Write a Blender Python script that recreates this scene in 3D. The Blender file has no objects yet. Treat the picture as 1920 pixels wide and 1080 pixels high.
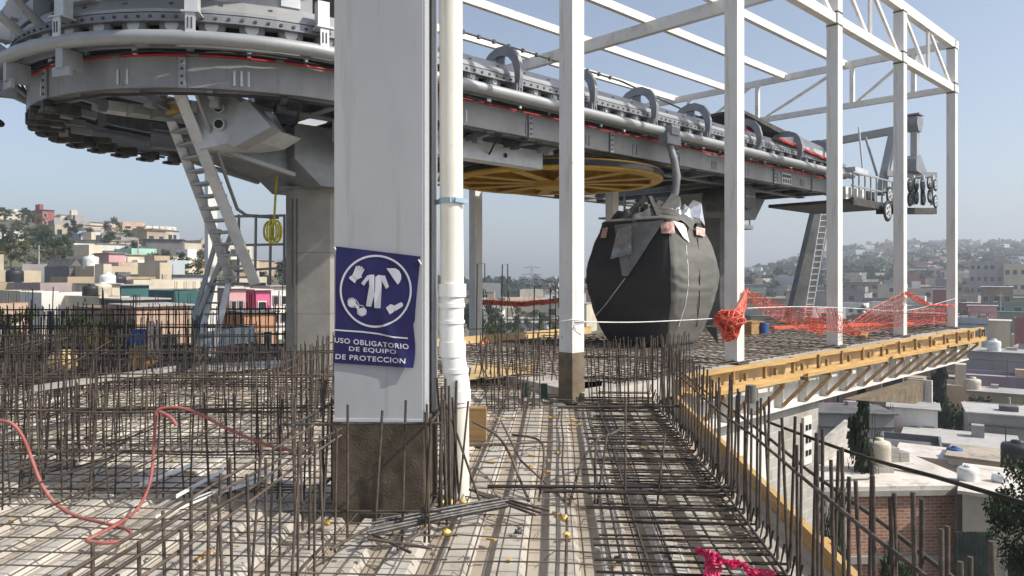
import bpy, math, random
from math import sin, cos, pi, radians, hypot, atan2, sqrt
random.seed(7)
SC = bpy.context.scene
COL = SC.collection
# ------------------------------------------------------------------ camera
F, HV, H = 1370.0, 519.0, 1.6          # focal length in photo pixels, horizon row, eye height above the deck
cd = bpy.data.cameras.new('camera'); cam = bpy.data.objects.new('camera', cd); COL.objects.link(cam)
cam.location = (0, 0, H); cam.rotation_euler = (pi/2, 0, 0)
cd.sensor_width = 36; cd.lens = 36*F/1920; cd.shift_y = -(540-HV)/1920
cd.clip_start = 0.05; cd.clip_end = 12000
SC.camera = cam
# ------------------------------------------------------------------ sky and sun
SUN_AZ, SUN_EL = radians(107), radians(43)
w = bpy.data.worlds.new('World'); SC.world = w; w.use_nodes = True
nt = w.node_tree; bg = nt.nodes['Background']
sky = nt.nodes.new('ShaderNodeTexSky'); sky.sky_type = 'NISHITA'; sky.sun_disc = False
sky.sun_elevation = SUN_EL; sky.sun_rotation = SUN_AZ
sky.air_density = 1.0; sky.dust_density = 5.0; sky.ozone_density = 1.0; sky.altitude = 1000
hsv = nt.nodes.new('ShaderNodeHueSaturation'); hsv.inputs['Saturation'].default_value = .80
nt.links.new(sky.outputs[0], hsv.inputs['Color']); nt.links.new(hsv.outputs[0], bg.inputs[0]); bg.inputs[1].default_value = 0.14
sl = bpy.data.lights.new('sun', 'SUN'); sl.energy = 4.2; sl.angle = radians(0.53); sl.color = (1, .95, .86)
so = bpy.data.objects.new('sun', sl); COL.objects.link(so)
from mathutils import Vector, Matrix, noise as mnoise
sd = Vector((sin(SUN_AZ)*cos(SUN_EL), cos(SUN_AZ)*cos(SUN_EL), sin(SUN_EL)))
so.rotation_euler = sd.to_track_quat('Z', 'Y').to_euler()
so.location = (20, -5, 30)
SC.view_settings.view_transform = 'Standard'; SC.view_settings.look = 'None'
SC.view_settings.exposure = 0.35; SC.view_settings.gamma = 1.0
SC.render.engine = 'CYCLES'
SC.cycles.max_bounces = 6; SC.cycles.diffuse_bounces = 3; SC.cycles.glossy_bounces = 3
SC.cycles.volume_bounces = 0; SC.cycles.use_denoising = True

# ------------------------------------------------------------------ materials
def mat(name, col, rough=.7, metal=0.0, var=.18, scale=4.0, col2=None, fac=(.42, .62), bump=0.0, bscale=40.0, rnd=0.0, stretch=None, spec=.5, speck=None, streak=None):
    m = bpy.data.materials.new(name); m.use_nodes = True
    t = m.node_tree; b = t.nodes['Principled BSDF']; N = t.nodes.new; Lk = t.links.new
    tc = N('ShaderNodeTexCoord'); vec = tc.outputs['Object']
    if stretch:
        mp = N('ShaderNodeMapping'); mp.inputs['Scale'].default_value = stretch; Lk(vec, mp.inputs[0]); vec = mp.outputs[0]
    n1 = N('ShaderNodeTexNoise'); n1.inputs['Scale'].default_value = scale; n1.inputs['Detail'].default_value = 8
    n1.inputs['Roughness'].default_value = .62; Lk(vec, n1.inputs['Vector'])
    cr = N('ShaderNodeValToRGB'); Lk(n1.outputs['Fac'], cr.inputs[0])
    c2 = col2 or tuple(min(1, c*(1+var)) for c in col)
    c1 = col if col2 else tuple(c*(1-var) for c in col)
    cr.color_ramp.elements[0].position = fac[0]; cr.color_ramp.elements[1].position = fac[1]
    cr.color_ramp.elements[0].color = (*c1, 1); cr.color_ramp.elements[1].color = (*c2, 1)
    out = cr.outputs[0]
    for kind, prm in (('speck', speck), ('streak', streak)):
        if not prm: continue
        c_, lo, amt, sc_ = prm
        n3 = N('ShaderNodeTexNoise'); n3.inputs['Scale'].default_value = sc_; n3.inputs['Detail'].default_value = 6; n3.inputs['Roughness'].default_value = .7
        mp3 = N('ShaderNodeMapping'); mp3.inputs['Scale'].default_value = (1, 1, 1) if kind == 'speck' else (1, 1, .06); Lk(tc.outputs['Object'], mp3.inputs[0]); Lk(mp3.outputs[0], n3.inputs['Vector'])
        r3 = N('ShaderNodeMapRange'); r3.inputs[1].default_value = lo; r3.inputs[2].default_value = lo+.07; r3.inputs[4].default_value = amt; Lk(n3.outputs['Fac'], r3.inputs[0])
        mx3 = N('ShaderNodeMixRGB'); Lk(r3.outputs[0], mx3.inputs[0]); Lk(out, mx3.inputs[1]); mx3.inputs[2].default_value = (*c_, 1); out = mx3.outputs[0]
    if rnd:
        oi = N('ShaderNodeObjectInfo'); mr = N('ShaderNodeMapRange'); Lk(oi.outputs['Random'], mr.inputs[0])
        mr.inputs[3].default_value = 1-rnd; mr.inputs[4].default_value = 1+rnd
        hs = N('ShaderNodeHueSaturation'); Lk(mr.outputs[0], hs.inputs['Value']); Lk(out, hs.inputs['Color']); out = hs.outputs[0]
    Lk(out, b.inputs['Base Color'])
    b.inputs['Roughness'].default_value = rough; b.inputs['Metallic'].default_value = metal
    b.inputs['Specular IOR Level'].default_value = spec
    if bump:
        n2 = N('ShaderNodeTexNoise'); n2.inputs['Scale'].default_value = bscale; n2.inputs['Detail'].default_value = 5; Lk(vec, n2.inputs['Vector'])
        bp = N('ShaderNodeBump'); bp.inputs['Strength'].default_value = bump; bp.inputs['Distance'].default_value = .02
        Lk(n2.outputs['Fac'], bp.inputs['Height']); Lk(bp.outputs[0], b.inputs['Normal'])
    return m
def brick_mat(name, c1, c2, mortar, scale=1.0, bw=.24, bh=.08, ms=.012):
    m = bpy.data.materials.new(name); m.use_nodes = True
    t = m.node_tree; b = t.nodes['Principled BSDF']; N = t.nodes.new; Lk = t.links.new
    tc = N('ShaderNodeTexCoord'); sx = N('ShaderNodeSeparateXYZ'); Lk(tc.outputs['Object'], sx.inputs[0])
    ad = N('ShaderNodeMath'); ad.operation = 'ADD'; Lk(sx.outputs[0], ad.inputs[0]); Lk(sx.outputs[1], ad.inputs[1])
    cx = N('ShaderNodeCombineXYZ'); Lk(ad.outputs[0], cx.inputs[0]); Lk(sx.outputs[2], cx.inputs[1])
    br = N('ShaderNodeTexBrick'); Lk(cx.outputs[0], br.inputs['Vector'])
    br.inputs['Color1'].default_value = (*c1, 1); br.inputs['Color2'].default_value = (*c2, 1); br.inputs['Mortar'].default_value = (*mortar, 1)
    br.inputs['Scale'].default_value = scale; br.inputs['Brick Width'].default_value = bw; br.inputs['Row Height'].default_value = bh
    br.inputs['Mortar Size'].default_value = ms
    no = N('ShaderNodeTexNoise'); no.inputs['Scale'].default_value = 1.6; no.inputs['Detail'].default_value = 8; Lk(tc.outputs['Object'], no.inputs['Vector'])
    mx = N('ShaderNodeMixRGB'); mx.blend_type = 'MULTIPLY'; mx.inputs[0].default_value = .55
    Lk(br.outputs[0], mx.inputs[1]); cr = N('ShaderNodeValToRGB'); Lk(no.outputs[0], cr.inputs[0])
    cr.color_ramp.elements[0].position = .35; cr.color_ramp.elements[0].color = (.55, .5, .46, 1); cr.color_ramp.elements[1].position = .6; cr.color_ramp.elements[1].color = (1, 1, 1, 1)
    Lk(cr.outputs[0], mx.inputs[2]); Lk(mx.outputs[0], b.inputs['Base Color']); b.inputs['Roughness'].default_value = .9
    bp = N('ShaderNodeBump'); bp.inputs['Strength'].default_value = .4; bp.inputs['Distance'].default_value = .01; Lk(br.outputs['Fac'], bp.inputs['Height']); bp.invert = True
    Lk(bp.outputs[0], b.inputs['Normal'])
    return m
def wall_mat(name, col):
    # painted render: streaks and blotches of dirt
    return mat(name, tuple(c*.72 for c in col), .9, 0, col2=col, scale=.55, fac=(.3, .56), bump=.15, bscale=6, stretch=(1, 1, .45), spec=.2)

M = {}
M['white_steel'] = mat('white_steel', (.66, .64, .605), .55, col2=(.76, .745, .715), scale=2.2, fac=(.30, .55), stretch=(1, 1, .5), bump=.03, bscale=15, spec=.3, speck=((.30, .22, .15), .63, .55, 9), streak=((.50, .44, .36), .56, .5, 11))
M['beam_white'] = mat('beam_white', (.66, .62, .56), .6, col2=(.80, .78, .74), scale=3.0, fac=(.30, .5), bump=.03, spec=.3, speck=((.28, .17, .10), .62, .6, 7))
M['grey_paint'] = mat('grey_paint', (.36, .37, .385), .5, col2=(.43, .44, .455), scale=1.1, fac=(.36, .6), stretch=(1, 1, .35), bump=.02, bscale=9, spec=.4, speck=((.62, .60, .56), .66, .6, 16), streak=((.30, .29, .27), .57, .45, 7))
M['brown_base'] = mat('brown_base', (.060, .047, .034), .9, col2=(.13, .105, .078), scale=6, fac=(.35, .68), bump=.25, bscale=60, spec=.2)
M['foot_brown'] = mat('foot_brown', (.12, .095, .065), .9, col2=(.22, .18, .13), scale=5, fac=(.33, .66), bump=.2, bscale=60, spec=.2)
M['tan_base'] = mat('tan_base', (.26, .21, .14), .9, col2=(.34, .28, .19), scale=4, bump=.2, bscale=60, spec=.2)
M['galv'] = mat('galv', (.32, .33, .34), .5, .3, col2=(.39, .40, .41), scale=3, fac=(.3, .7), bump=.03, bscale=25)
M['girder_grey'] = mat('girder_grey', (.235, .235, .24), .5, .25, col2=(.33, .33, .335), scale=1.3, fac=(.33, .66), speck=((.14, .12, .10), .62, .5, 10), streak=((.19, .18, .17), .56, .45, 8))
M['galv_light'] = mat('galv_light', (.50, .52, .54), .45, .25, col2=(.64, .66, .68), scale=4, fac=(.35, .65), bump=.03)
M['galv_mid'] = mat('galv_mid', (.20, .21, .225), .5, .35, col2=(.30, .31, .33), scale=4, fac=(.3, .7), bump=.04)
M['dark_steel'] = mat('dark_steel', (.055, .053, .052), .6, .2, col2=(.10, .095, .09), scale=6, bump=.05)
M['mast_grey'] = mat('mast_grey', (.12, .12, .118), .85, col2=(.19, .19, .185), scale=1.5, spec=.2)
M['black'] = mat('black_gap', (.012, .012, .013), .7)
M['rubber'] = mat('rubber', (.03, .03, .032), .8, scale=8)
M['tyre_grey'] = mat('tyre_grey', (.20, .195, .19), .75, scale=6)
M['red_strip'] = mat('red_strip', (.55, .03, .03), .5, scale=6)
M['yellow_wheel'] = mat('yellow_wheel', (.50, .28, .02), .5, col2=(.60, .36, .045), scale=3)
M['concrete'] = mat('concrete', (.27, .255, .23), .85, col2=(.36, .34, .31), scale=1.7, fac=(.35, .62), bump=.15, bscale=18, spec=.2)
M['concrete_dark'] = mat('concrete_dark', (.15, .145, .14), .9, col2=(.22, .21, .20), scale=2, bump=.15)
M['rust'] = mat('rust', (.048, .037, .031), .75, .3, col2=(.155, .122, .098), scale=9, fac=(.35, .68), rnd=.28, bump=.3, bscale=160)
M['rust_mesh'] = mat('rust_mesh', (.055, .045, .038), .75, .3, col2=(.17, .135, .105), scale=3.5, fac=(.35, .65))
M['rust_dark'] = mat('rust_dark', (.032, .026, .024), .8, .25, col2=(.085, .065, .052), scale=7, rnd=.25)
M['steel_rod'] = mat('steel_rod', (.075, .072, .07), .55, .45, col2=(.15, .142, .135), scale=20, rnd=.2)
M['deck_dirt'] = mat('deck_dirt', (.27, .22, .165), .85, 0, col2=(.47, .41, .33), scale=1.3, fac=(.35, .62), bump=.1, bscale=25, stretch=(1, .3, 1))
M['deck'] = mat('deck_metal', (.35, .31, .25), .62, .12, col2=(.56, .525, .47), scale=1.6, fac=(.34, .62), bump=.05, bscale=22, stretch=(1, .35, 1), speck=((.16, .11, .07), .58, .7, 5.5))
M['slab'] = mat('slab_plate', (.36, .33, .29), .7, .1, col2=(.55, .51, .46), scale=2.3, fac=(.35, .65), bump=.1)
M['wood'] = mat('wood_yellow', (.44, .27, .10), .75, col2=(.58, .39, .17), scale=3, fac=(.35, .65), stretch=(1, 1, 7), bump=.1, spec=.25)
M['wood_dark'] = mat('wood_dark', (.26, .15, .06), .8, col2=(.36, .23, .10), scale=4, stretch=(1, 1, 5), bump=.1)
M['ply'] = mat('plywood', (.50, .34, .15), .7, col2=(.63, .46, .23), scale=1.5, fac=(.35, .6), bump=.05)
M['pvc'] = mat('pvc', (.66, .62, .53), .42, col2=(.78, .75, .67), scale=1.4, fac=(.32, .55), speck=((.40, .33, .24), .64, .5, 14), streak=((.50, .44, .34), .58, .4, 9))
M['pvc_white'] = mat('pvc_white', (.78, .77, .74), .35, col2=(.84, .835, .82), scale=2)
M['strap_blue'] = mat('strap_blue', (.30, .42, .50), .5)
M['banner'] = mat('banner_blue', (.009, .008, .068), .45, col2=(.016, .013, .10), scale=5, fac=(.35, .65), bump=.06, bscale=9)
M['banner_white'] = mat('banner_white', (.58, .57, .62), .5, var=.06)
M['cover'] = mat('black_cover', (.028, .027, .028), .62, col2=(.036, .035, .035), scale=1.2, bump=.22, bscale=2.2, stretch=(1, 1, 2.4), spec=.35)
M['cover_grey'] = mat('grey_cover', (.125, .122, .115), .8, col2=(.165, .16, .15), scale=1.2, bump=.22, bscale=2.4, stretch=(1, 1, 2.4), spec=.3)  # also paints sunlight onto the cabin end
M['flap_grey'] = mat('flap_grey', (.17, .17, .17), .75, col2=(.24, .24, .235), scale=2, bump=.2, bscale=3)
M['silver'] = mat('silver_foil', (.45, .46, .48), .3, .7, col2=(.62, .63, .65), scale=6, bump=.4, bscale=14)
M['tape'] = mat('tape_white', (.70, .68, .65), .5, scale=8)
M['pinkpatch'] = mat('pink_patch', (.50, .20, .16), .7, col2=(.66, .50, .44), scale=16, fac=(.42, .58))
M['net_red'] = mat('net_red', (.62, .085, .05), .65, col2=(.76, .19, .12), scale=4)
M['net_pink'] = mat('net_pink', (.68, .02, .11), .5, col2=(.80, .05, .16), scale=10)
M['hose'] = mat('hose_red', (.28, .07, .06), .65, col2=(.40, .14, .12), scale=7, fac=(.35, .65), speck=((.35, .28, .22), .58, .6, 9))
M['yellow_strap'] = mat('yellow_strap', (.55, .50, .03), .6)
M['foam'] = mat('foam_yellow', (.70, .45, .09), .8, col2=(.80, .6, .2), scale=20, bump=.4, bscale=30)
M['orange'] = mat('orange_plastic', (.75, .20, .05), .5)
M['green_pipe'] = mat('green_pipe', (.03, .10, .075), .5)
M['sheet_shine'] = mat('wet_sheet', (.50, .49, .47), .25, .3, col2=(.66, .65, .64), scale=2.5, bump=.4, bscale=5)
M['glass'] = mat('dark_glass', (.025, .028, .034), .2, scale=2, rnd=.4)
M['roof_white'] = mat('roof_white', (.46, .41, .36), .85, col2=(.66, .61, .55), scale=.5, fac=(.3, .55), bump=.08, speck=((.30, .26, .22), .56, .6, 1.8))
M['roof_grey'] = mat('roof_grey', (.24, .23, .22), .9, col2=(.38, .36, .34), scale=.8, fac=(.3, .6))
M['roof_pale'] = mat('roof_pale', (.34, .33, .31), .85, col2=(.46, .45, .43), scale=.6, fac=(.3, .6), stretch=(1, 6, 1), speck=((.2, .18, .16), .57, .6, 2))
M['roof_tan'] = mat('roof_tan', (.30, .25, .20), .9, col2=(.42, .36, .29), scale=.8, fac=(.3, .6), speck=((.15, .13, .11), .56, .6, 2))
M['roof_dark'] = mat('roof_dark', (.08, .08, .085), .9, col2=(.15, .145, .14), scale=1)
M['brick'] = brick_mat('brick_red', (.34, .13, .07), (.46, .21, .125), (.42, .37, .32), bw=.34, bh=.125, ms=.02)
M['brick_pale'] = brick_mat('brick_pale', (.46, .29, .20), (.54, .37, .26), (.46, .41, .35), bw=.5, bh=.22, ms=.02)
M['block'] = brick_mat('block_grey', (.36, .34, .31), (.43, .41, .37), (.50, .48, .45), bw=.42, bh=.21, ms=.015)
M['tank_beige'] = mat('tank_beige', (.55, .49, .38), .5, scale=2)
M['tank_black'] = mat('tank_black', (.022, .024, .028), .5, scale=2)
M['tank_blue'] = mat('tank_blue', (.03, .09, .28), .5, scale=2)
M['tank_white'] = mat('tank_white', (.72, .74, .74), .35, scale=2)
M['corr'] = mat('corrugated', (.11, .13, .12), .5, .4, col2=(.20, .22, .21), scale=2)
M['trunk'] = mat('bark', (.09, .065, .045), .9, scale=6, bump=.3)
def leaf_mat(name, c, c2):
    m = mat(name, c, .75, 0, col2=c2, scale=2.0, fac=(.3, .7), rnd=.12, spec=.25); return m
M['leaf'] = leaf_mat('leaf_green', (.030, .048, .017), (.075, .10, .032))
M['leaf_dark'] = leaf_mat('leaf_dark', (.016, .030, .014), (.040, .062, .026))
M['leaf_olive'] = leaf_mat('leaf_olive', (.075, .075, .028), (.14, .13, .05))
M['leaf_grey'] = leaf_mat('leaf_grey', (.05, .055, .035), (.10, .10, .06))
WALLS = {'cream': (.58, .52, .41), 'beige': (.50, .42, .31), 'white': (.72, .70, .65), 'grey': (.33, .32, .31), 'pink': (.62, .36, .36), 'hot pink': (.62, .14, .27),
         'mint': (.36, .62, .50), 'teal': (.05, .13, .13), 'mauve': (.36, .30, .30), 'tan': (.42, .33, .23), 'dark grey': (.17, .17, .18), 'orange': (.48, .26, .15),
         'dark red': (.30, .11, .10), 'pale yellow': (.58, .52, .37), 'brown': (.26, .19, .14), 'pale blue': (.40, .43, .46), 'peach': (.60, .42, .30), 'purple': (.24, .20, .26), 'green': (.19, .24, .19)}
WM = {k: wall_mat('wall_'+k.replace(' ', '_'), v) for k, v in WALLS.items()}

# ------------------------------------------------------------------ mesh builder
class MB:
    def __init__(s): s.v = []; s.f = []; s.m = []; s.smooth = []
    def add(s, v, f, m=0, sm=False):
        b = len(s.v); s.v += [tuple(p) for p in v]
        for q in f: s.f.append([b+i for i in q]); s.m.append(m); s.smooth.append(sm)
    def box(s, c, sz, ax=None, m=0):
        ax = ax or (Vector((1, 0, 0)), Vector((0, 1, 0)), Vector((0, 0, 1)))
        c = Vector(c); h = [ax[i]*sz[i]/2 for i in range(3)]
        V = [c+h[0]*i+h[1]*j+h[2]*k for i in (-1, 1) for j in (-1, 1) for k in (-1, 1)]
        s.add(V, [(0, 1, 3, 2), (4, 6, 7, 5), (0, 4, 5, 1), (2, 3, 7, 6), (0, 2, 6, 4), (1, 5, 7, 3)], m)
    def beam(s, p, q, w_, h_, up=(0, 0, 1), m=0):      # box from p to q; w_ sideways, h_ along up
        p = Vector(p); q = Vector(q); d = q-p; L = d.length; d.normalize(); up = Vector(up)
        if abs(d.dot(up)) > .999: up = Vector((0, 1, 0))
        sd_ = d.cross(up).normalized(); u2 = sd_.cross(d)
        s.box((p+q)/2, (L, w_, h_), (d, sd_, u2), m)
    def ibeam(s, p, q, w_, h_, tw=.02, tf=.025, up=(0, 0, 1), m=0):
        p = Vector(p); q = Vector(q); d = (q-p).normalized(); up = Vector(up); sd_ = d.cross(up).normalized(); u2 = sd_.cross(d)
        for k in (-1, 1): s.beam(p+u2*k*(h_-tf)/2, q+u2*k*(h_-tf)/2, w_, tf, up, m)
        s.beam(p, q, tw, h_-2*tf, up, m)
    def tube(s, P, r, n=6, m=0, cap=True, sm=True):
        P = [Vector(p) for p in P]; R = r if isinstance(r, (list, tuple)) else [r]*len(P)
        prev = None; rings = []
        for i, p in enumerate(P):
            d = (P[min(i+1, len(P)-1)]-P[max(i-1, 0)])
            if d.length < 1e-9: d = Vector((0, 0, 1))
            d.normalize()
            if prev is None:
                ref = Vector((0, 0, 1)) if abs(d.z) < .9 else Vector((1, 0, 0)); x = d.cross(ref).normalized()
            else: x = (prev-d*prev.dot(d)).normalized()
            prev = x; y = d.cross(x)
            rings.append([p+(x*cos(2*pi*k/n)+y*sin(2*pi*k/n))*R[i] for k in range(n)])
        V = [q for rg in rings for q in rg]; Fc = []
        for i in range(len(P)-1):
            for k in range(n): Fc.append((i*n+k, i*n+(k+1) % n, (i+1)*n+(k+1) % n, (i+1)*n+k))
        s.add(V, Fc, m, sm)
        if cap: s.add(rings[0], [tuple(range(n))[::-1]], m); s.add(rings[-1], [tuple(range(n))], m)
    def prism(s, poly, ext, m=0):                        # polygon (3D pts) extruded by vector
        ext = Vector(ext); A = [Vector(p) for p in poly]; B = [p+ext for p in A]; n = len(A)
        s.add(A+B, [tuple(range(n))[::-1], tuple(range(n, 2*n))]+[(i, (i+1) % n, n+(i+1) % n, n+i) for i in range(n)], m)
    def lathe(s, c, prof, n=16, m=0, axis='z'):          # prof: (r, h)
        V = []; Fc = []
        for r, h in prof:
            for k in range(n):
                a_ = 2*pi*k/n
                V.append((c[0]+r*cos(a_), c[1]+r*sin(a_), c[2]+h))
        for i in range(len(prof)-1):
            for k in range(n): Fc.append((i*n+k, i*n+(k+1) % n, (i+1)*n+(k+1) % n, (i+1)*n+k))
        s.add(V, Fc, m, True)
        s.add([V[k] for k in range(n)], [tuple(range(n))[::-1]], m); s.add(V[-n:], [tuple(range(n))], m)
    def build(s, name, mats, parent=None, loc=None):
        me = bpy.data.meshes.new(name)
        o_ = Vector(parent['_w']) if parent is not None and '_w' in parent else (Vector(loc) if loc is not None else Vector((0, 0, 0)))
        me.from_pydata([tuple(Vector(p)-o_) for p in s.v], [], s.f)
        mats = mats if isinstance(mats, (list, tuple)) else [mats]
        for x in mats: me.materials.append(M[x] if isinstance(x, str) else x)
        me.polygons.foreach_set('material_index', s.m); me.polygons.foreach_set('use_smooth', s.smooth); me.update()
        ob = bpy.data.objects.new(name, me); COL.objects.link(ob)
        if parent is not None: ob.parent = parent; ob['_w'] = tuple(o_)
        else: ob.location = o_; ob['_w'] = tuple(o_)
        return ob
def tag(o, label=None, cat=None, group=None, kind=None):
    if label: o['label'] = label
    if cat: o['category'] = cat
    if group: o['group'] = group
    if kind: o['kind'] = kind
    return o
def thing(name, label, cat, loc=(0, 0, 0), group=None):
    o = bpy.data.objects.new(name, None); COL.objects.link(o); o.location = loc; o['_w'] = tuple(loc); o.empty_display_size = .2
    return tag(o, label, cat, group)
def copy_child(o, parent, loc=None, rot=None, scale=None):
    c = o.copy(); COL.objects.link(c); c.parent = parent
    if loc is not None: c.location = loc
    if rot is not None: c.rotation_euler = rot
    if scale is not None: c.scale = scale
    return c
def copy_tree(o):
    r = o.copy(); COL.objects.link(r)
    for ch in o.children:
        c = ch.copy(); COL.objects.link(c); c.parent = r
        for g in ch.children:
            d = g.copy(); COL.objects.link(d); d.parent = c
    return r
Z = Vector((0, 0, 1))
# station frame: s runs along the column row (46 degrees to the right), t to its left
ANG = radians(46.2); A = Vector((sin(ANG), cos(ANG), 0)); NN = Vector((-A.y, A.x, 0)); O = Vector((.78, 9.5, 0))
SAX = (A, NN, Z)
def L(s, t, z=0): return O+A*s+NN*t+Z*z
# deck frame: e to the right, r along the ribs
RD = Vector((.062, .998, 0)).normalized(); ED = Vector((RD.y, -RD.x, 0)); DAX = (ED, RD, Z)
def D(e, r, z=0): return ED*e+RD*r+Z*z
def px(u, v, y): return Vector(((u-960)/F*y, y, H-(v-HV)/F*y))
def pg(u, v, z=0): y = F*(H-z)/(v-HV); return Vector(((u-960)/F*y, y, z))

# ------------------------------------------------------------------ ground
YT = [0, 12, 25, 40, 60, 90, 140, 200, 260, 400, 900, 1500, 5000]
GT = {-600: [-6, -6, -5, -3.5, -1.6, 1.2, 8, 18, 16, 14, 22, 22, 20],
      0:    [-6, -6, -5.0, -3.6, -1.8, 1.0, 7.8, 18.0, 15, 12, 20, 20, 18],
      350:  [-6, -6, -5.2, -4.0, -2.4, -.6, 3.0, 8.2, 7.0, 4, 2, 2, 5],
      600:  [-6, -6, -5.4, -4.4, -3.4, -2.6, -.5, .8, 0, -3, -8, -6, 0],
      950:  [-7, -7, -6, -6, -7, -8, -9, -9.5, -10, -11, -14, -14, -8],
      1300: [-9, -9, -9.5, -10.5, -11.5, -12, -12, -11.5, -11, -9, -5, -3, 0],
      1450: [-9, -9, -10, -11.5, -12.5, -13, -12.3, -10, -8, -4, 9, 6, 4],
      1600: [-9, -9, -10.5, -12, -13.2, -13.3, -12.2, -9.5, -7, 0, 31, 27, 22],
      1750: [-9, -9, -10.8, -12.3, -13.5, -13.8, -12.6, -9.8, -6.5, 2, 37, 33, 28],
      1920: [-9, -9, -11, -12.5, -13.7, -14, -12.9, -9.9, -6.6, 3, 40, 35, 30],
      2600: [-9, -9, -11, -12.5, -13.5, -14, -12.5, -9, -6, 2, 36, 36, 30]}
UK = sorted(GT)
def lerp_tab(X, Y, x):
    if x <= X[0]: return Y[0]
    for i in range(len(X)-1):
        if x <= X[i+1]:
            k = (x-X[i])/(X[i+1]-X[i]); return Y[i]+(Y[i+1]-Y[i])*k
    return Y[-1]
def ground(x, y):
    r = hypot(x, y); az = max(-radians(48), min(radians(48), atan2(x, y)))
    u = 960+F*math.tan(az); yy = r*cos(az)
    z = lerp_tab(UK, [lerp_tab(YT, GT[k], yy) for k in UK], u)
    if yy > 150: z += (sin(x*.021+1)*cos(y*.017)+.6*sin(x*.057+y*.043))*min(4.0, (yy-150)*.006)
    return z
def build_ground():
    mb = MB(); nr, na = 84, 200
    rs = [4*(6500/4)**(i/(nr-1)) for i in range(nr)]
    V = [(0, 0, ground(0, .1))]; Fc = []
    for r in rs:
        for k in range(na):
            az = -pi+2*pi*k/na; V.append((r*sin(az), r*cos(az), ground(r*sin(az), r*cos(az))))
    for k in range(na): Fc.append((0, 1+(k+1) % na, 1+k))
    for i in range(nr-1):
        for k in range(na): Fc.append((1+i*na+k, 1+i*na+(k+1) % na, 1+(i+1)*na+(k+1) % na, 1+(i+1)*na+k))
    mb.add(V, Fc, 0, True)
    m = mat('hill_ground', (.12, .105, .075), .95, col2=(.075, .085, .045), scale=.05, fac=(.4, .6), bump=.2, bscale=1.5)
    tag(mb.build('ground', m), 'dry brown and green hillside ground falling away from the deck', 'ground', kind='structure')
build_ground()

# ------------------------------------------------------------------ near deck (ribbed galvanised sheet)
def build_deck():
    mb = MB(); pitch = .305
    prof = [(0, 0), (.15, 0), (.185, -.045), (.27, -.045), (.305, 0)]
    e0 = 1.47
    for k in range(52):
        eb = e0-pitch*(k+1); r1 = 9.7 if eb > -.15 else (14.5 if eb > -2 else 16.8)
        V = []
        for e, z in prof: V += [D(eb+e, .4, z), D(eb+e, r1, z)]
        Fc = [(2*i, 2*i+2, 2*i+3, 2*i+1) for i in range(4)]
        for i, q in enumerate(Fc): mb.add([V[j] for j in q], [(0, 1, 2, 3)], 1 if i in (2, 3) else 0)
    # closing soffit
    mb.box(D(-7.1, 8.4, -.16), (17.1, 16.6, .1), DAX)
    tag(mb.build('deck_floor', ['deck', 'deck_dirt']), 'ribbed dusty galvanised deck sheet', 'deck', kind='structure')
build_deck()
def build_slab():
    mb = MB()
    P = [(-.1, -.30), (16.7, -.45), (16.7, 1.0), (11.4, 3.3), (7.5, 6.0), (3.9, 6.0), (1.2, 5.6)]
    mb.prism([L(s, t, -.12) for s, t in P], Z*.25)
    tag(mb.build('slab_floor', 'slab'), 'raised steel deck plate of the station slab', 'slab', kind='structure')
build_slab()

# ------------------------------------------------------------------ wire mesh mats
def mesh_mat(name, lab, ax0, ax1, org, n0, n1, d0, d1, len0, len1, z, r, keep=None, matn='rust_mesh'):
    mb = MB()
    def bar(p, q):
        P = []
        for i in range(7):
            x = p.lerp(q, i/6); P.append(x+Z*random.uniform(-.010, .010)+ax0*random.uniform(-.006, .006)+ax1*random.uniform(-.006, .006))
        mb.tube(P, r, 4, 0, False, False)
    for i in range(n0): bar(org+ax0*i*d0+Z*z, org+ax0*i*d0+ax1*len1+Z*z)
    for j in range(n1): bar(org+ax1*j*d1+Z*(z+2*r), org+ax1*j*d1+ax0*len0+Z*(z+2*r))
    return tag(mb.build(name, matn, loc=tuple(org)), lab, 'wire mesh', 'welded wire mats over the deck')
mesh_mat('wire_mesh', 'rusty wire mesh mat on bright ribbed deck right of the white pipe', ED, RD, D(-.62, 1.6), 11, 42, .153, .195, 1.75, 7.9, .045, .0048)
mesh_mat('wire_mesh', 'rusty wire mesh mat on sunlit deck where the red hose lies', ED, RD, D(-6.2, 1.6), 37, 44, .153, .195, 5.6, 8.3, .045, .0048)
mesh_mat('wire_mesh', 'rusty wire mesh mat around the octagonal concrete pillar foot', ED, RD, D(-13.5, 10.0), 60, 30, .22, .22, 13.2, 6.4, .05, .006)
mesh_mat('wire_mesh', 'dense rusty mat of bars covering slab under the covered cable car cabin', A, NN, L(.6, -.25, .14), 80, 29, .2, .2, 15.8, 5.6, .045, .0075)

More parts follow.
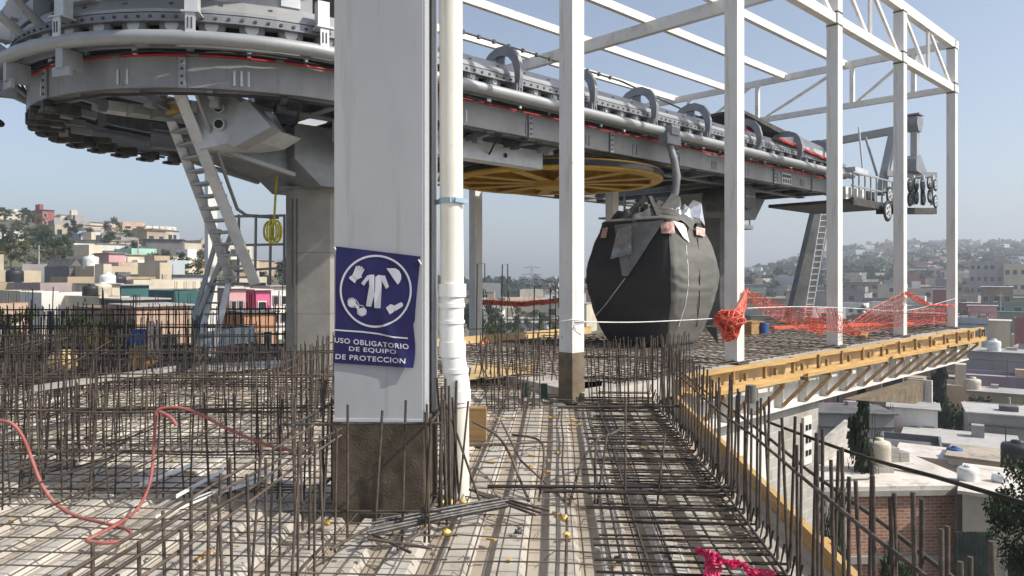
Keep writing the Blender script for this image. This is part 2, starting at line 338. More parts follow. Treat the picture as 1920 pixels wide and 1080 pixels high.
# edge beam reinforcement lying beside the formwork on the right
def edge_cage():
    root = thing('edge_beam_cage', 'long reinforcing cage with upright bars along the yellow formwork edge', 'rebar cage', tuple(D(1.2, 3.0)))
    proto = MB(); proto.tube([(-.13, 0, .03), (-.03, 0, .03), (0, 0, .06), (0, 0, .84)], .0082, 6, 0, True)
    pm = proto.build('upright_bar', 'rust', None); pm.parent = root; pm.location = tuple(D(1.2, 1.5)-Vector(root['_w'])); n = 0
    r = 1.75
    while r < 9.0:
        for e in (1.21, 1.235):
            if random.random() < .9:
                n += 1
                copy_child(pm, root, tuple(D(e+random.uniform(-.012, .012), r+random.uniform(-.02, .02)+(0 if e < 1.22 else .05))-Vector(root['_w'])),
                       (random.gauss(0, .022), random.gauss(0, .022), -.062), (1, 1, random.uniform(.9, 1.06)))
        r += .155
        if n > 96: break
    for z, e in ((.03, 1.17), (.62, 1.19), (.635, 1.26), (.05, .35), (.05, .62), (.05, .9), (.12, 1.14), (.04, .05), (.09, .48)):
        mb = MB(); P = [D(e+random.uniform(-.012, .012), 1.3+i*.82, z+random.uniform(-.012, .012)) for i in range(10)]
        mb.tube(P, .009, 6); mb.build('long_bar', 'rust', root)
    mb = MB()
    for k in range(78):
        r = 1.9+k*.098+random.uniform(-.02, .02); e1 = random.uniform(.18, .42); z = random.choice((.075, .085, .12))
        mb.tube([D(e1, r, z), D(.8, r+random.uniform(-.02, .02), z), D(1.18, r, z), D(1.2, r, z+.1)], .0075, 5, 0, False)
    tag(mb.build('cross_bars', 'rust_dark', root), kind='stuff')
    for z, r, ee in ((.09, 5.15, .2), (.10, 5.21, -.2), (.3, 7.3, .3)):
        mb = MB(); mb.tube([D(ee-.3, r, z), D(1.25, r+.02, z+.02)], .013, 6); mb.build('tie_bar', 'rust_dark', root)
edge_cage()

def cage(label, p0, p1, h, sp, lat, hz, rb=.008, tilt=.02, hvar=.06, group='rebar cages standing on the deck', extra=0, name='rebar_cage', mt='rust', cap=98):
    p0 = Vector(p0); p1 = Vector(p1); d = (p1-p0); ln = d.length; d.normalize(); sd_ = Vector((-d.y, d.x, 0))
    root = thing(name, label, 'rebar cage', tuple(p0), group)
    mb = MB(); mb.tube([(0, 0, 0), (0, 0, h*.5), (0, 0, h)], rb, 5); pm = None
    n = int(ln/sp)+1; cnt = 0
    for i in range(n):
        for o in lat:
            if cnt >= cap or random.random() < .06: continue
            pos = d*(i*sp+random.uniform(-.025, .025))+sd_*(o+random.uniform(-.015, .015))
            rot = (random.gauss(0, tilt), random.gauss(0, tilt), random.uniform(0, 3)); sc = (1, 1, random.uniform(1-hvar, 1+hvar)*(1.35 if random.random() < extra else 1))
            if pm is None:
                pm = mb.build('vertical_bar', mt, None); pm.parent = root; pm.location = pos; pm.rotation_euler = rot; pm.scale = sc
            else: copy_child(pm, root, pos, rot, sc)
            cnt += 1
    for z in hz:
        for o in lat:
            m2 = MB(); m2.tube([p0+d*(x*ln-.1 if x == 0 else x*ln)+sd_*(o+.012)+Z*(z+random.uniform(-.015, .015)) for x in (0, .25, .5, .75, 1)], rb*1.05, 5)
            m2.build('horizontal_bar', mt, root)
    return root
# the cage rows on the left, nearest first; darker rust farther back paints in machinery shade
cage('rebar row from the bottom edge of the picture to the grey column', D(-1.33, 1.9), D(-1.28, 4.3), .75, .19, (0, .17), (.1, .64, .70), .0070, .035)
cage('rebar row crossed by the top of the red hose', (-4.4, 5.2, 0), (-1.5, 5.25, 0), .76, .17, (0, .07), (.06, .33, .64), .0068, .03)
cage('short rebar row running away from the hose row at the left edge', (-3.35, 4.1, 0), (-3.9, 7.4, 0), .72, .15, (0, .2), (.08, .5), .0065, .03)
cage('rebar row just behind the red hose, hung with one bar', (-6.2, 6.6, 0), (-1.4, 6.75, 0), .80, .14, (0, .16), (.07, .38, .68), .0068, .035)
cage('rebar row between the hose and the ladder foot', (-7.6, 8.1, 0), (-1.5, 8.3, 0), .82, .16, (0, .2), (.07, .4, .74), .0072, .035, mt='rust_dark')
cage('rebar row in front of the ladder foot', (-9.0, 9.9, 0), (-3.4, 10.2, 0), .84, .13, (0, .2), (.07, .45, .78), .0078, .03, extra=.03, mt='rust_dark')
cage('dark rebar row level with the ladder foot', (-10.5, 11.6, 0), (-4.2, 11.8, 0), .9, .14, (0, .22), (.07, .45, .8), .0085, .03, extra=.05, mt='rust_dark')
cage('dark rebar row behind the ladder foot', (-11.8, 13.3, 0), (-3.0, 14.2, 0), .95, .17, (0, .22), (.1, .5, .88), .0095, extra=.06, mt='rust_dark')
cage('farthest dark rebar row before the hillside houses', (-13.0, 15.2, 0), (-3.4, 16.2, 0), 1.0, .17, (0, .25), (.1, .5, .9), .0105, extra=.08, mt='rust_dark')
cage('rebar row running away beside the concrete pillar', (-2.15, 7.0, 0), (-2.3, 12.4, 0), .84, .15, (0, .2), (.07, .4, .7), .0085)
cage('rebar row running away under the left end of the machinery', (-5.6, 7.4, 0), (-6.6, 12.8, 0), .86, .15, (0, .2), (.07, .4, .75), .009, mt='rust_dark')
cage('rebar row in front of the white column with the brown foot', D(-.75, 8.55), D(-.15, 8.9), .80, .07, (0, .15), (.05, .4), .008, .05)
cage('rebar row between the brown footed column and the yellow formwork', D(.42, 8.9), D(1.18, 8.85), .80, .075, (0, .14), (.05, .36, .62), .008, .04)
cage('rebar row leaning apart left of the brown footed column', (-.5, 10.2, 0), (.75, 10.4, 0), .78, .12, (0, .5), (.05, .5), .009, .16)
cage('rebar mat standing below the covered cable car cabin', L(.9, -.1, .12), L(2.5, -.25, .12), .62, .085, (0, .16), (.05, .3), .008, .05)
def column_cage():
    root = thing('rebar_cage', 'rebar cage standing around the brown foot of the grey column', 'rebar cage', tuple(D(-1.2, 4.6)), 'rebar cages standing on the deck')
    e0, e1, r0, r1 = -1.60, -.78, 4.36, 5.45
    mb = MB(); mb.tube([(0, 0, 0), (0, 0, .4), (0, 0, .86)], .0085, 5); pm = None
    pts = [(e0+(e1-e0)*i/5, r0) for i in range(6)]+[(e1, r0+(r1-r0)*i/7) for i in range(8)]+[(e0, r0+(r1-r0)*i/7) for i in range(8)]+[(e1+.07, r0+.3+.1*i) for i in range(6)]
    for e, r in pts:
        pos = D(e+random.uniform(-.02, .02), r)-Vector(root['_w']); rot = (random.gauss(0, .025), random.gauss(0, .03), 0); sc = (1, 1, random.uniform(.85, 1.07))
        if pm is None: pm = mb.build('vertical_bar', 'rust', None); pm.parent = root; pm.location = pos
        else: copy_child(pm, root, pos, rot, sc)
    for z in (.17, .70):
        m2 = MB(); m2.tube([D(e0-.07, r0, z), D(e1+.08, r0, z+.02)], .009, 5); m2.tube([D(e1, r0-.05, z), D(e1, r1, z)], .009, 5); m2.tube([D(e0, r0-.05, z), D(e0, r1, z)], .009, 5)
        m2.build('tie_bar', 'steel_rod' if z > .5 else 'rust', root)
column_cage()
# tall hooked starter bars near the far columns
for (u, v, w_, y, lab) in ((893, 495, 16, 14.6, 'tall hooked bar pair standing beside the white pipe'), (940, 496, 12, 14.2, 'tallest hooked bar pair left of the pylon'), (1000, 537, 42, 13.6, 'hooked bar frame in front of the pylon'), (1030, 540, 18, 13.0, 'hooked bar pair beside the brown footed column')):
    x = (u-960)/F*y; ht = H-(v-HV)/F*y; ww = w_/F*y; mb = MB()
    mb.tube([(x, y, .05), (x+.02, y, ht), (x+ww, y, ht+.01), (x+ww, y, ht-.35 if w_ < 30 else .1)], .012, 5)
    mb.tube([(x+.1, y+.3, .05), (x+.13, y+.3, ht-.5), (x+ww, y+.25, ht-.52), (x+ww+.25, y+.2, .1)], .01, 5)
    mb.tube([(x-.15, y, .55), (x+ww+.3, y+.1, .57)], .009, 5)
    tag(mb.build('hooked_bar', 'rust_dark', loc=(x, y, 0)), lab, 'rebar', 'hooked starter bars')

# bent and loose bars on the bright deck
def bar(name, lab, P, r=.0085, m='rust', cat='steel bar', group='loose bars on the bright deck', n=6, smooth=True):
    P = [Vector(p) for p in P]
    if smooth and len(P) > 2:
        Q = []
        for i in range(len(P)-1):
            p0, p1, p2, p3 = P[max(i-1, 0)], P[i], P[i+1], P[min(i+2, len(P)-1)]
            for k in range(6):
                t = k/6; Q.append(.5*((2*p1)+(p2-p0)*t+(2*p0-5*p1+4*p2-p3)*t*t+(3*p1-p0-3*p2+p3)*t**3))
        P = Q+[P[-1]]
    mb = MB(); mb.tube(P, r, n)
    return tag(mb.build(name, m, loc=tuple(P[0])), lab, cat, group)
def at(u, v, y): return px(u, v, y)
bar('bent_bar', 'bent bar arching from the deck up to the dense edge bars', [at(1067, 950, 5.1), at(1090, 870, 5.4), at(1120, 825, 5.6), at(1150, 812, 5.8), at(1185, 792, 6.2)], .011)
bar('bent_bar', 'bent bar arching right of the white pipe down to the red scrap', [at(885, 790, 5.2), at(930, 815, 5.4), at(955, 850, 5.5), at(975, 900, 5.4), at(992, 940, 5.2)], .010)
bar('bent_bar', 'long straight bar leaning from the pipe across the bright deck', [at(940, 790, 6.4), at(975, 862, 5.6), at(1065, 945, 5.05)], .008, smooth=False)
bar('bent_bar', 'hooked bar standing in the middle of the bright deck', [at(1010, 940, 5.2), at(1020, 860, 5.35), at(1010, 825, 5.6), at(960, 815, 5.9)], .009)
bar('bent_bar', 'upright bar leaning against the foot of the white pipe', [at(860, 925, 5.0), at(848, 745, 4.9)], .009, smooth=False)
bar('bent_bar', 'slanting bar crossing in front of the white pipe', [at(900, 940, 4.85), at(835, 752, 5.0)], .009, smooth=False)
bar('bent_bar', 'slanting bar crossing the white pipe the other way', [at(860, 940, 4.85), at(878, 752, 5.0)], .008, smooth=False)
bar('bent_bar', 'bar lying across the deck from pipe to dense edge bars', [at(835, 834, 5.6), at(960, 832, 6.4), at(1070, 826, 7.4), at(1240, 820, 8.5)], .011, smooth=False)
bar('bent_bar', 'upright bar of two standing in the bright deck left of the bent arch', [at(1115, 945, 5.15), at(1117, 825, 5.3)], .009, smooth=False)
bar('bent_bar', 'leaning bar right of the bent arch', [at(1120, 945, 5.15), at(1138, 815, 5.4)], .009, smooth=False)
bar('bent_bar', 'upright bar standing where bright deck meets dense bars', [at(1172, 950, 5.1), at(1173, 745, 5.2)], .008, smooth=False)
bar('bent_bar', 'upright bar second from where bright deck meets dense bars', [at(1232, 948, 5.1), at(1247, 812, 5.3)], .008, smooth=False)
bar('loose_bar', 'loose bar leaning outside the edge cage above the house roofs', [at(1437, 790, 5.7), at(1600, 850, 4.4), at(1760, 896, 3.5), at(1925, 945, 2.85)], .011, 'rust_dark', group='loose bars outside the formwork')
def bundle():
    root = thing('rebar_bundle', 'bundle of grey steel bars lying at the foot of the white pipe', 'rebar bundle', tuple(pg(800, 965)))
    for k in range(7):
        p = pg(690+random.uniform(-8, 8)+k*2, 1006-k*5, .1+.012*(k % 3)); q = pg(945+random.uniform(-25, 20), 950-k*3, .1+.015*(k % 3))
        mb = MB(); mb.tube([p, p.lerp(q, .5)+Z*.006, q], .009, 6); mb.build('bar', 'steel_rod', root)
    for (a_, b_) in (((890, 922), (1015, 962)), ((895, 926), (1005, 966)), ((880, 918), (1030, 958)), ((690, 1010), (810, 1028)), ((700, 1002), (770, 1036)), ((690, 990), (620, 1030)), ((800, 990), (745, 1030))):
        mb = MB(); mb.tube([pg(*a_, .11), pg(*b_, .09)], .009, 6); mb.build('bar', 'rust', root)
bundle()

# ------------------------------------------------------------------ grey column with the banner, and the pipe
CE, CR, CW, CDp = None, None, .592, .55
P0 = Vector((-.592, 4.83, 0))                       # front right corner of the column
def C(w_, d, z): return P0-ED*(CW-w_)+RD*d+Z*z      # w from its left edge, d into the column
def grey_column():
    root = thing('grey_column', 'wide grey steel column with brown foot carrying the blue banner', 'column', tuple(C(CW/2, CDp/2, 0)))
    mb = MB(); g = .012
    mb.box(C(CW/2, CDp/2, .637+3.9), (CW-.03, CDp-.03, 7.8), DAX)
    mb.box(C(CW/2, .006, .637+3.9), (CW, .014, 7.8), DAX); mb.box(C(CW/2, CDp-.006, .637+3.9), (CW, .014, 7.8), DAX)
    mb.box(C(CW+.004, .10, .637+3.9), (.016, .16, 7.8), DAX); mb.box(C(CW+.004, CDp-.10, .637+3.9), (.016, .16, 7.8), DAX)
    mb.build('shaft', 'grey_paint', root)
    mb = MB(); mb.box(C(CW/2, CDp/2, .2855), (CW+.02, CDp+.02, .703), DAX)
    mb.build('foot', 'brown_base', root)
    mb = MB(); mb.box(C(CW/2, -.004, .648), (CW+.004, .012, .02), DAX); mb.build('weld_strip', 'galv_light', root)
grey_column()
def banner():
    # banner surface: bilinear corners on the column face with ripples
    def onface(u, v):
        k = (u-960)/F; d = Vector((k, 1, -(v-HV)/F)); n = -RD; o = Vector((0, 0, H))
        t = (P0-o).dot(n)/d.dot(n); p = o+d*t
        return (p-C(0, 0, 0)).dot(ED), p.z
    TL, TR, BR, BL = [onface(*q) for q in ((631, 462), (789, 481), (775, 689), (626, 680))]
    def S(a_, b_, off=0.0):     # a 0..1 left-right, b 0..1 top-bottom
        wx = (TL[0]*(1-a_)+TR[0]*a_)*(1-b_)+(BL[0]*(1-a_)+BR[0]*a_)*b_
        wz = (TL[1]*(1-a_)+TR[1]*a_)*(1-b_)+(BL[1]*(1-a_)+BR[1]*a_)*b_
        wx += .012*sin(b_*3.1)*(a_-.5)*-1.2 + (.012*sin(b_*9)*a_ if b_ > .6 else 0)
        d = .014+.010*sin(a_*5.0+b_*6)*sin(b_*pi)+.012*math.exp(-((a_-.25-b_*.62)/.07)**2)*b_ + .018*max(0, b_-.82)*5*a_*a_
        return C(wx, -d-off, wz)
    root = thing('safety_banner', 'dark blue safety banner with white pictograms hung on the grey column', 'banner', tuple(S(.5, 1)))
    mb = MB(); n, m_ = 28, 38; V = [S(i/n, j/m_) for j in range(m_+1) for i in range(n+1)]
    V2 = [p+RD*.002 for p in V]; k0 = len(V)
    Fc = [(j*(n+1)+i, (j+1)*(n+1)+i, (j+1)*(n+1)+i+1, j*(n+1)+i+1) for j in range(m_) for i in range(n)]
    mb.add(V, Fc, 0, True); mb.add(V2, [q[::-1] for q in Fc], 0, True); mb.build('sheet', 'banner', root)
    OFF = .004; asp = 210/152.0
    def poly(name, shapes):
        q = MB()
        for sh in shapes:
            # densify then fan as ngon
            q.add([S(x, y, OFF) for x, y in sh], [tuple(range(len(sh)))[::-1]])
        return q.build(name, 'banner_white', root)
    def strip(P, wd):
        Q = []
        for i, (x, y) in enumerate(P):
            x0, y0 = P[max(i-1, 0)]; x1, y1 = P[min(i+1, len(P)-1)]; dx, dy = (x1-x0), (y1-y0)*asp; l = hypot(dx, dy) or 1
            Q.append((x-dy/l*wd/2, y+dx/l*wd/2/asp, x+dy/l*wd/2, y-dx/l*wd/2/asp))
        return [[(a0, b0), (a1, b1), (c1, d1), (c0, d0)] for (a0, b0, c0, d0), (a1, b1, c1, d1) in zip(Q, Q[1:])]
    # banner px in the zoomed crop (620..820 x 440..700, scale 4.155): local map
    def lp(x, y):
        a_, b_ = (x-40)/640, (y-100)/900
        for _ in range(6): a_ = (x-(45-20*b_))/(657-38*b_); b_ = (y-(91+79*a_))/(906-42*a_)
        return a_, b_
    ring = [lp(357+278*cos(t), 440+275*sin(t)) for t in [2*pi*i/48 for i in range(49)]]
    poly('ring', strip(ring, .024))
    poly('coverall', [[lp(*q) for q in sh] for sh in (
        [(318, 310), (345, 312), (345, 465), (318, 560), (276, 556), (290, 470), (305, 400), (303, 345)],
        [(352, 330), (378, 312), (402, 318), (402, 400), (396, 572), (345, 570), (342, 470), (350, 440)],
        [(318, 310), (303, 345), (262, 398), (241, 378), (290, 318)],
        [(402, 318), (428, 318), (460, 405), (436, 422), (402, 360)])])
    poly('glove', [[lp(*q) for q in sh] for sh in (
        [(150, 328), (168, 318), (205, 352), (192, 378), (148, 342)], [(170, 316), (190, 290), (235, 318), (252, 330), (208, 350)],
        [(180, 300), (205, 242), (218, 246), (200, 305)], [(198, 302), (224, 240), (238, 246), (214, 312)], [(212, 310), (243, 246), (256, 254), (228, 318)], [(226, 316), (258, 262), (270, 270), (240, 326)])])
    hel = [lp(484+62*cos(t)*1.0+ (26*sin(t)), 318-62*sin(t)+(26*cos(t))) for t in [radians(-40+180*i/12) for i in range(13)]]
    poly('helmet', [[lp(*q) for q in ((440, 262), (470, 262), (510, 262), (540, 280), (556, 312), (556, 345), (545, 372), (528, 388), (500, 350), (470, 305))]])
    for cx, cy in ((165, 530), (245, 598)):
        poly('goggle_lens', [[lp(cx+30*cos(t)*1.05, cy+30*sin(t)*1.0) for t in [2*pi*i/16 for i in range(16)]]])
    poly('goggle_rim', strip([lp(*q) for q in ((132, 528), (140, 500), (170, 492), (200, 510), (222, 548), (250, 552), (280, 590), (275, 620), (240, 634), (210, 615), (205, 565), (150, 562), (132, 540))], .009)+[[lp(*q) for q in ((185, 525), (225, 560), (215, 590), (190, 556))]])
    poly('boots', [[lp(*q) for q in sh] for sh in ([(437, 568), (475, 540), (512, 552), (505, 598), (470, 620), (455, 595)], [(505, 552), (560, 524), (577, 540), (572, 558), (512, 594)])])
    dv = []; dp = ((22, 740), (130, 748), (250, 755), (380, 770), (500, 795), (622, 806))
    for p, q in zip(dp, dp[1:]): dv += [lp(p[0]+(q[0]-p[0])*k/8, p[1]+(q[1]-p[1])*k/8) for k in range(8)]
    poly('divider', strip(dv, .018))
    def text(word, x, y, wpx, hpx, rot=0):
        cu = bpy.data.curves.new('text', 'FONT'); cu.body = word; cu.size = 1; cu.offset = .018; cu.space_character = 1.12
        ob = bpy.data.objects.new('text', cu); COL.objects.link(ob); dg = bpy.context.evaluated_depsgraph_get()
        me = bpy.data.meshes.new_from_object(ob.evaluated_get(dg)); bpy.data.objects.remove(ob)
        xs = [v.co.x for v in me.vertices]; ys = [v.co.y for v in me.vertices]; x0, x1, y0, y1 = min(xs), max(xs), min(ys), max(ys)
        q = MB()
        V = []
        for v in me.vertices:
            a_ = (v.co.x-x0)/(x1-x0); b_ = (v.co.y-y0)/(y1-y0)
            V.append(S(*lp(x+wpx*a_, y-hpx*b_+rot*a_), OFF+.0005))
        q.add(V, [tuple(p.vertices) for p in me.polygons]); o = q.build('lettering', 'banner_white', root)
        bpy.data.meshes.remove(me)
    text('USO OBLIGATORIO', 30, 838, 575, 40, 52); text('DE EQUIPO', 145, 908, 365, 40, 24); text('DE PROTECCION', 42, 966, 540, 40, 34)
    mb = MB(); mb.tube([S(.98, .03, 0), S(1.02, .07, .004)], .006, 5); mb.tube([S(.0, .03, 0), S(-.02, .01, .0)], .005, 5); mb.build('tie', 'tape', root)
banner()
def pipe():
    y = 5.2; X = lambda u: (u-960)/F*y; zz = lambda v: H-(v-HV)/F*y
    root = thing('drain_pipe', 'white plastic drain pipe with bend standing beside the grey column', 'pipe', (X(858), y, 0))
    mb = MB(); r = .083
    mb.tube([(X(843), y, 7.5), (X(846), y, zz(300)), (X(848), y, zz(545))], r, 20); mb.build('upper_pipe', 'pvc', root)
    mb = MB(); mb.tube([(X(848), y, zz(545)), (X(847), y, zz(575)), (X(846), y, zz(610)), (X(848), y, zz(660)), (X(853), y, zz(690)), (X(858), y, zz(720)), (X(858.5), y, zz(760))], r*1.06, 20); mb.build('bend', 'pvc_white', root)
    mb = MB(); mb.tube([(X(858), y, zz(742)), (X(858), y, zz(800)), (X(859), y, 0.0)], r*.98, 20); mb.build('lower_pipe', 'pvc', root)
    for u, v0, v1, k in ((848, 532, 556, 1.2), (846.5, 568, 576, 1.17), (846.5, 600, 606, 1.15), (848, 640, 668, 1.16), (854, 690, 698, 1.15), (858, 730, 752, 1.14)):
        m2 = MB(); m2.tube([(X(u), y, zz(v0)), (X(u), y, zz(v1))], r*k, 20); m2.build('coupling', 'pvc_white', root)
    m2 = MB(); m2.tube([(X(847), y, zz(372)), (X(847), y, zz(382))], r*1.08, 20); m2.beam((X(847), y-r*1.1, zz(377)), (X(816), y+.05, zz(378)), .01, .035); m2.beam((X(847)+.03, y-r*1.05, zz(377)), (X(877), y-.04, zz(379)), .02, .03)
    m2.build('clamp', 'strap_blue', root)
    for i, (du, dv, rr, lab) in enumerate(((-26, 932, .035, 'round yellow foam blob left of the white pipe foot'), (-10, 936, .045, 'flat yellow foam under the left of the white pipe foot'), (14, 938, .05, 'largest yellow foam blob under the front of the pipe foot'))):
        blob('foam_blob', lab, (X(858+du), y-.12, .03), rr)
def blob(name, lab, c, r, m='foam', cat='foam', group='yellow foam blobs on the deck', flat=.7):
    r *= .62; mb = MB(); V = []; Fc = []; n, k = 9, 7
    for i in range(k+1):
        th = pi*i/k
        for j in range(n):
            ph = 2*pi*j/n; rr = r*random.uniform(.55, 1.35)
            V.append((c[0]+rr*sin(th)*cos(ph), c[1]+rr*sin(th)*sin(ph), c[2]+rr*cos(th)*flat))
    for i in range(k):
        for j in range(n): Fc.append((i*n+j, (i+1)*n+j, (i+1)*n+(j+1) % n, i*n+(j+1) % n))
    mb.add(V, Fc, 0, True); return tag(mb.build(name, m, loc=c), lab, cat, group)
pipe()
for u, v, r, lab in ((817, 975, .04, 'yellow foam crumb on the steel bars below the pipe'), (797, 985, .035, 'yellow foam crumb left of the one on the steel bars'), (838, 998, .04, 'yellow foam crumb nearest below the white pipe'), (1058, 972, .045, 'yellow foam crumb on the bright deck rib'), (1062, 1002, .035, 'lower yellow foam crumb on the bright deck rib'), (613, 980, .04, 'yellow foam crumb left of the grey column foot')):
    blob('foam_crumb', lab, pg(u, v, .05), r)
blob('mud_lump', 'small dark lump on the bright deck rib at the bottom', pg(1160, 1050, .03), .045, 'dark_steel', 'mud lump', None)
blob('mud_lump', 'small dark lump on bright deck below the steel bars', pg(972, 996, .03), .04, 'dark_steel', 'mud lump', None)

# ------------------------------------------------------------------ white columns of the frame
def white_column(lab, pos, z0, z1, w_=.225, foot=0, ax=SAX, name='white_column', m='white_steel', shoe=True):
    root = thing(name, lab, 'column', (pos.x, pos.y, z0), 'white steel frame columns')
    mb = MB(); p = Vector((pos.x, pos.y, 0)); zb = z0+foot
    mb.box(p+Z*(zb+z1)/2, (w_, w_, z1-zb), ax)
    mb.build('shaft', m, root)
    if z1 > 8:
        for zz_ in (6.80, 7.06, 8.05): mb = MB(); mb.box(p+Z*zz_, (w_+.012, w_+.012, .03), ax); mb.build('weld_seam', 'rust', root)
    if foot:
        mb = MB(); mb.box(p+Z*(z0+foot/2), (w_*1.06, w_*1.06, foot), ax); mb.build('foot', 'foot_brown', root)
    elif shoe:
        mb = MB(); mb.box(p+Z*(z0+.02), (w_*1.5, w_*1.5, .04), ax); mb.build('base_plate', 'dark_steel', root)
    return root
TC = 0
white_column('white column with brown foot standing in the middle of the deck', L(-.12, -.10), 0, 8.1, .225, .64)
white_column('white column wrapped in the ball of red netting', L(4.13, 0), .13, 8.1, .235)
white_column('white column with netting between the ball column and twin end columns', L(8.2, 0), .13, 8.1, .235)
white_column('white column where the red netting peaks', L(12.05, 0), .13, 8.1, .235)
white_column('last white column at the far corner of the slab', L(16.2, 0), .13, 8.1, .225)
white_column('white column behind the machinery right of the white pipe', L(5.2, 7.9), -.1, 6.9, .24)
white_column('white column hidden behind the ladder on the left', Vector((-8.9, 21.6, 0)), -3, 7, .27)
white_column('short white column behind the covered cabin top', L(8.4, 6.0), 0, 5.2, .25)

# roof frame
def truss(name, lab, p0, p1, z0, z1, panels, group, m='beam_white', up=None, w_=.14, hb=.2):
    root = thing(name, lab, 'truss', tuple(p0+Z*z0), group); d = (p1-p0)
    mb = MB(); mb.beam(p0+Z*z0-d.normalized()*.18, p1+Z*z0+d.normalized()*.2, w_, hb); mb.build('lower_chord', m, root)
    mb = MB(); mb.beam(p0+Z*z1-d.normalized()*.18, p1+Z*z1+d.normalized()*.2, w_, hb); mb.build('upper_chord', m, root)
    for a_, b_, k in panels:
        q = MB(); q.beam(p0+d*a_+Z*(z0+hb/2 if k != 2 else z1-hb/2), p0+d*b_+Z*(z1-hb/2 if k != 2 else z0+hb/2), .06, .07 if a_ != b_ else .09); q.build('web_bar', m, root)
    return root
pn = []
for k in range(5):
    a_ = k/5; b_ = (k+1)/5; c_ = (a_+b_)/2
    pn += [(a_+.02, c_-.015, 2), (c_, c_, 1), (c_+.015, b_-.02, 1)]
pn2 = []
for i, (s0, s1) in enumerate(((4.13, 8.2), (8.2, 12.05), (12.05, 16.2))):
    q = lambda s: (s-0.0)/16.2
    c_ = (s0+s1)/2
    pn2 += [(q(s0+.2), q(c_-.25), 1) if False else (q(c_-.3), q(s0+.2), 1), (q(c_), q(c_), 1), (q(s1-.25), q(c_+.3), 1)]
# web bars fan from the chord ends to the top centre
def truss_row():
    root = thing('roof_truss', 'long white roof truss carried by the row of white columns', 'truss', tuple(L(0, 0, 6.93)))
    spans = ((0, 4.13), (4.13, 8.2), (8.2, 12.05), (12.05, 16.2))
    for s0, s1 in spans:
        for z, nm in ((6.93, 'lower_chord'), (8.2, 'upper_chord')):
            mb = MB(); e_ = .12 if z < 8 else 0
            mb.beam(L(s0+e_, 0, z), L(s1-e_, 0, z), .16, .20 if z < 8 else .24); mb.build(nm, 'beam_white', root)
        c_ = (s0+s1)/2
        for (x0, z0, x1, z1) in ((c_-.12, 8.08, s0+.16, 7.04), (c_, 8.08, c_, 7.03), (c_+.12, 8.08, s1-.16, 7.04)):
            pass
        for (x0, z0, x1, z1) in ((s0+.25, 8.08, c_-.2, 7.03), (c_, 8.08, c_, 7.03), (c_+.15, 8.08, s1-.18, 7.03)):
            mb = MB(); mb.beam(L(x0, 0, z0), L(x1, 0, z1), .06, .09); mb.build('web_bar', 'beam_white', root)
    mb = MB(); mb.box(L(16.42, 0, 6.93), (.22, .16, .20), SAX); mb.box(L(16.42, 0, 8.2), (.22, .16, .24), SAX); mb.build('end_stub', 'beam_white', root)
truss_row()
def truss_end():
    s = 16.2
    root = thing('roof_truss', 'white cross truss closing the far end of the roof frame', 'truss', tuple(L(s, 0, 6.93)))
    for z, nm, h in ((6.93, 'lower_chord', .17), (8.2, 'upper_chord', .2)):
        mb = MB(); mb.beam(L(s, .12, z), L(s, 11.5, z), .14, h); mb.build(nm, 'beam_white', root)
    for k in range(5):
        t0 = .15+k*1.45 if False else None
    for t0, t1 in ((5.9, 5.9), (2.75, 2.75), (1.0, 1.0), (8.6, 8.6)):
        mb = MB(); mb.beam(L(s, t0, 7.01), L(s, t1, 8.1), .12, .12, A); mb.build('web_bar', 'beam_white', root)
    for t0, t1 in ((5.6, 3.2), (2.6, 1.1), (8.3, 6.2)):
        mb = MB(); mb.beam(L(s, t0, 7.0), L(s, t1, 8.1), .07, .08); mb.build('diagonal_bar', 'beam_white', root)
truss_end()
PUR = [(3.0, 'white roof beam next to the long truss'), (4.95, 'second white roof beam from the long truss'), (7.1, 'third white roof beam from the long truss'), (9.2, 'white roof beam farthest from the long truss')]
def ups_t(u, v, z):
    y = F*(z-H)/(HV-v); x = (u-960)/F*y; p = Vector((x, y, 0))-O
    return p.dot(A), p.dot(NN)
for t, lab in PUR:
    mb = MB(); mb.beam(L(-6, t, 8.26), L(16.5, t, 8.26), .13, .2)
    tag(mb.build('roof_beam', 'beam_white', loc=tuple(L(0, t, 8.26))), lab, 'roof beam', 'white roof beams')
for s, lab, tt in ((8.45, 'deep white cross beam spanning the roof above the machinery', 11.5), (-.1, 'white cross beam above the grey column', 3.0)):
    mb = MB(); mb.beam(L(s, .1, 8.0), L(s, tt, 8.0), .16, .32)
    tag(mb.build('cross_beam', 'beam_white', loc=tuple(L(s, 0, 8))), lab, 'roof beam', 'white cross beams')

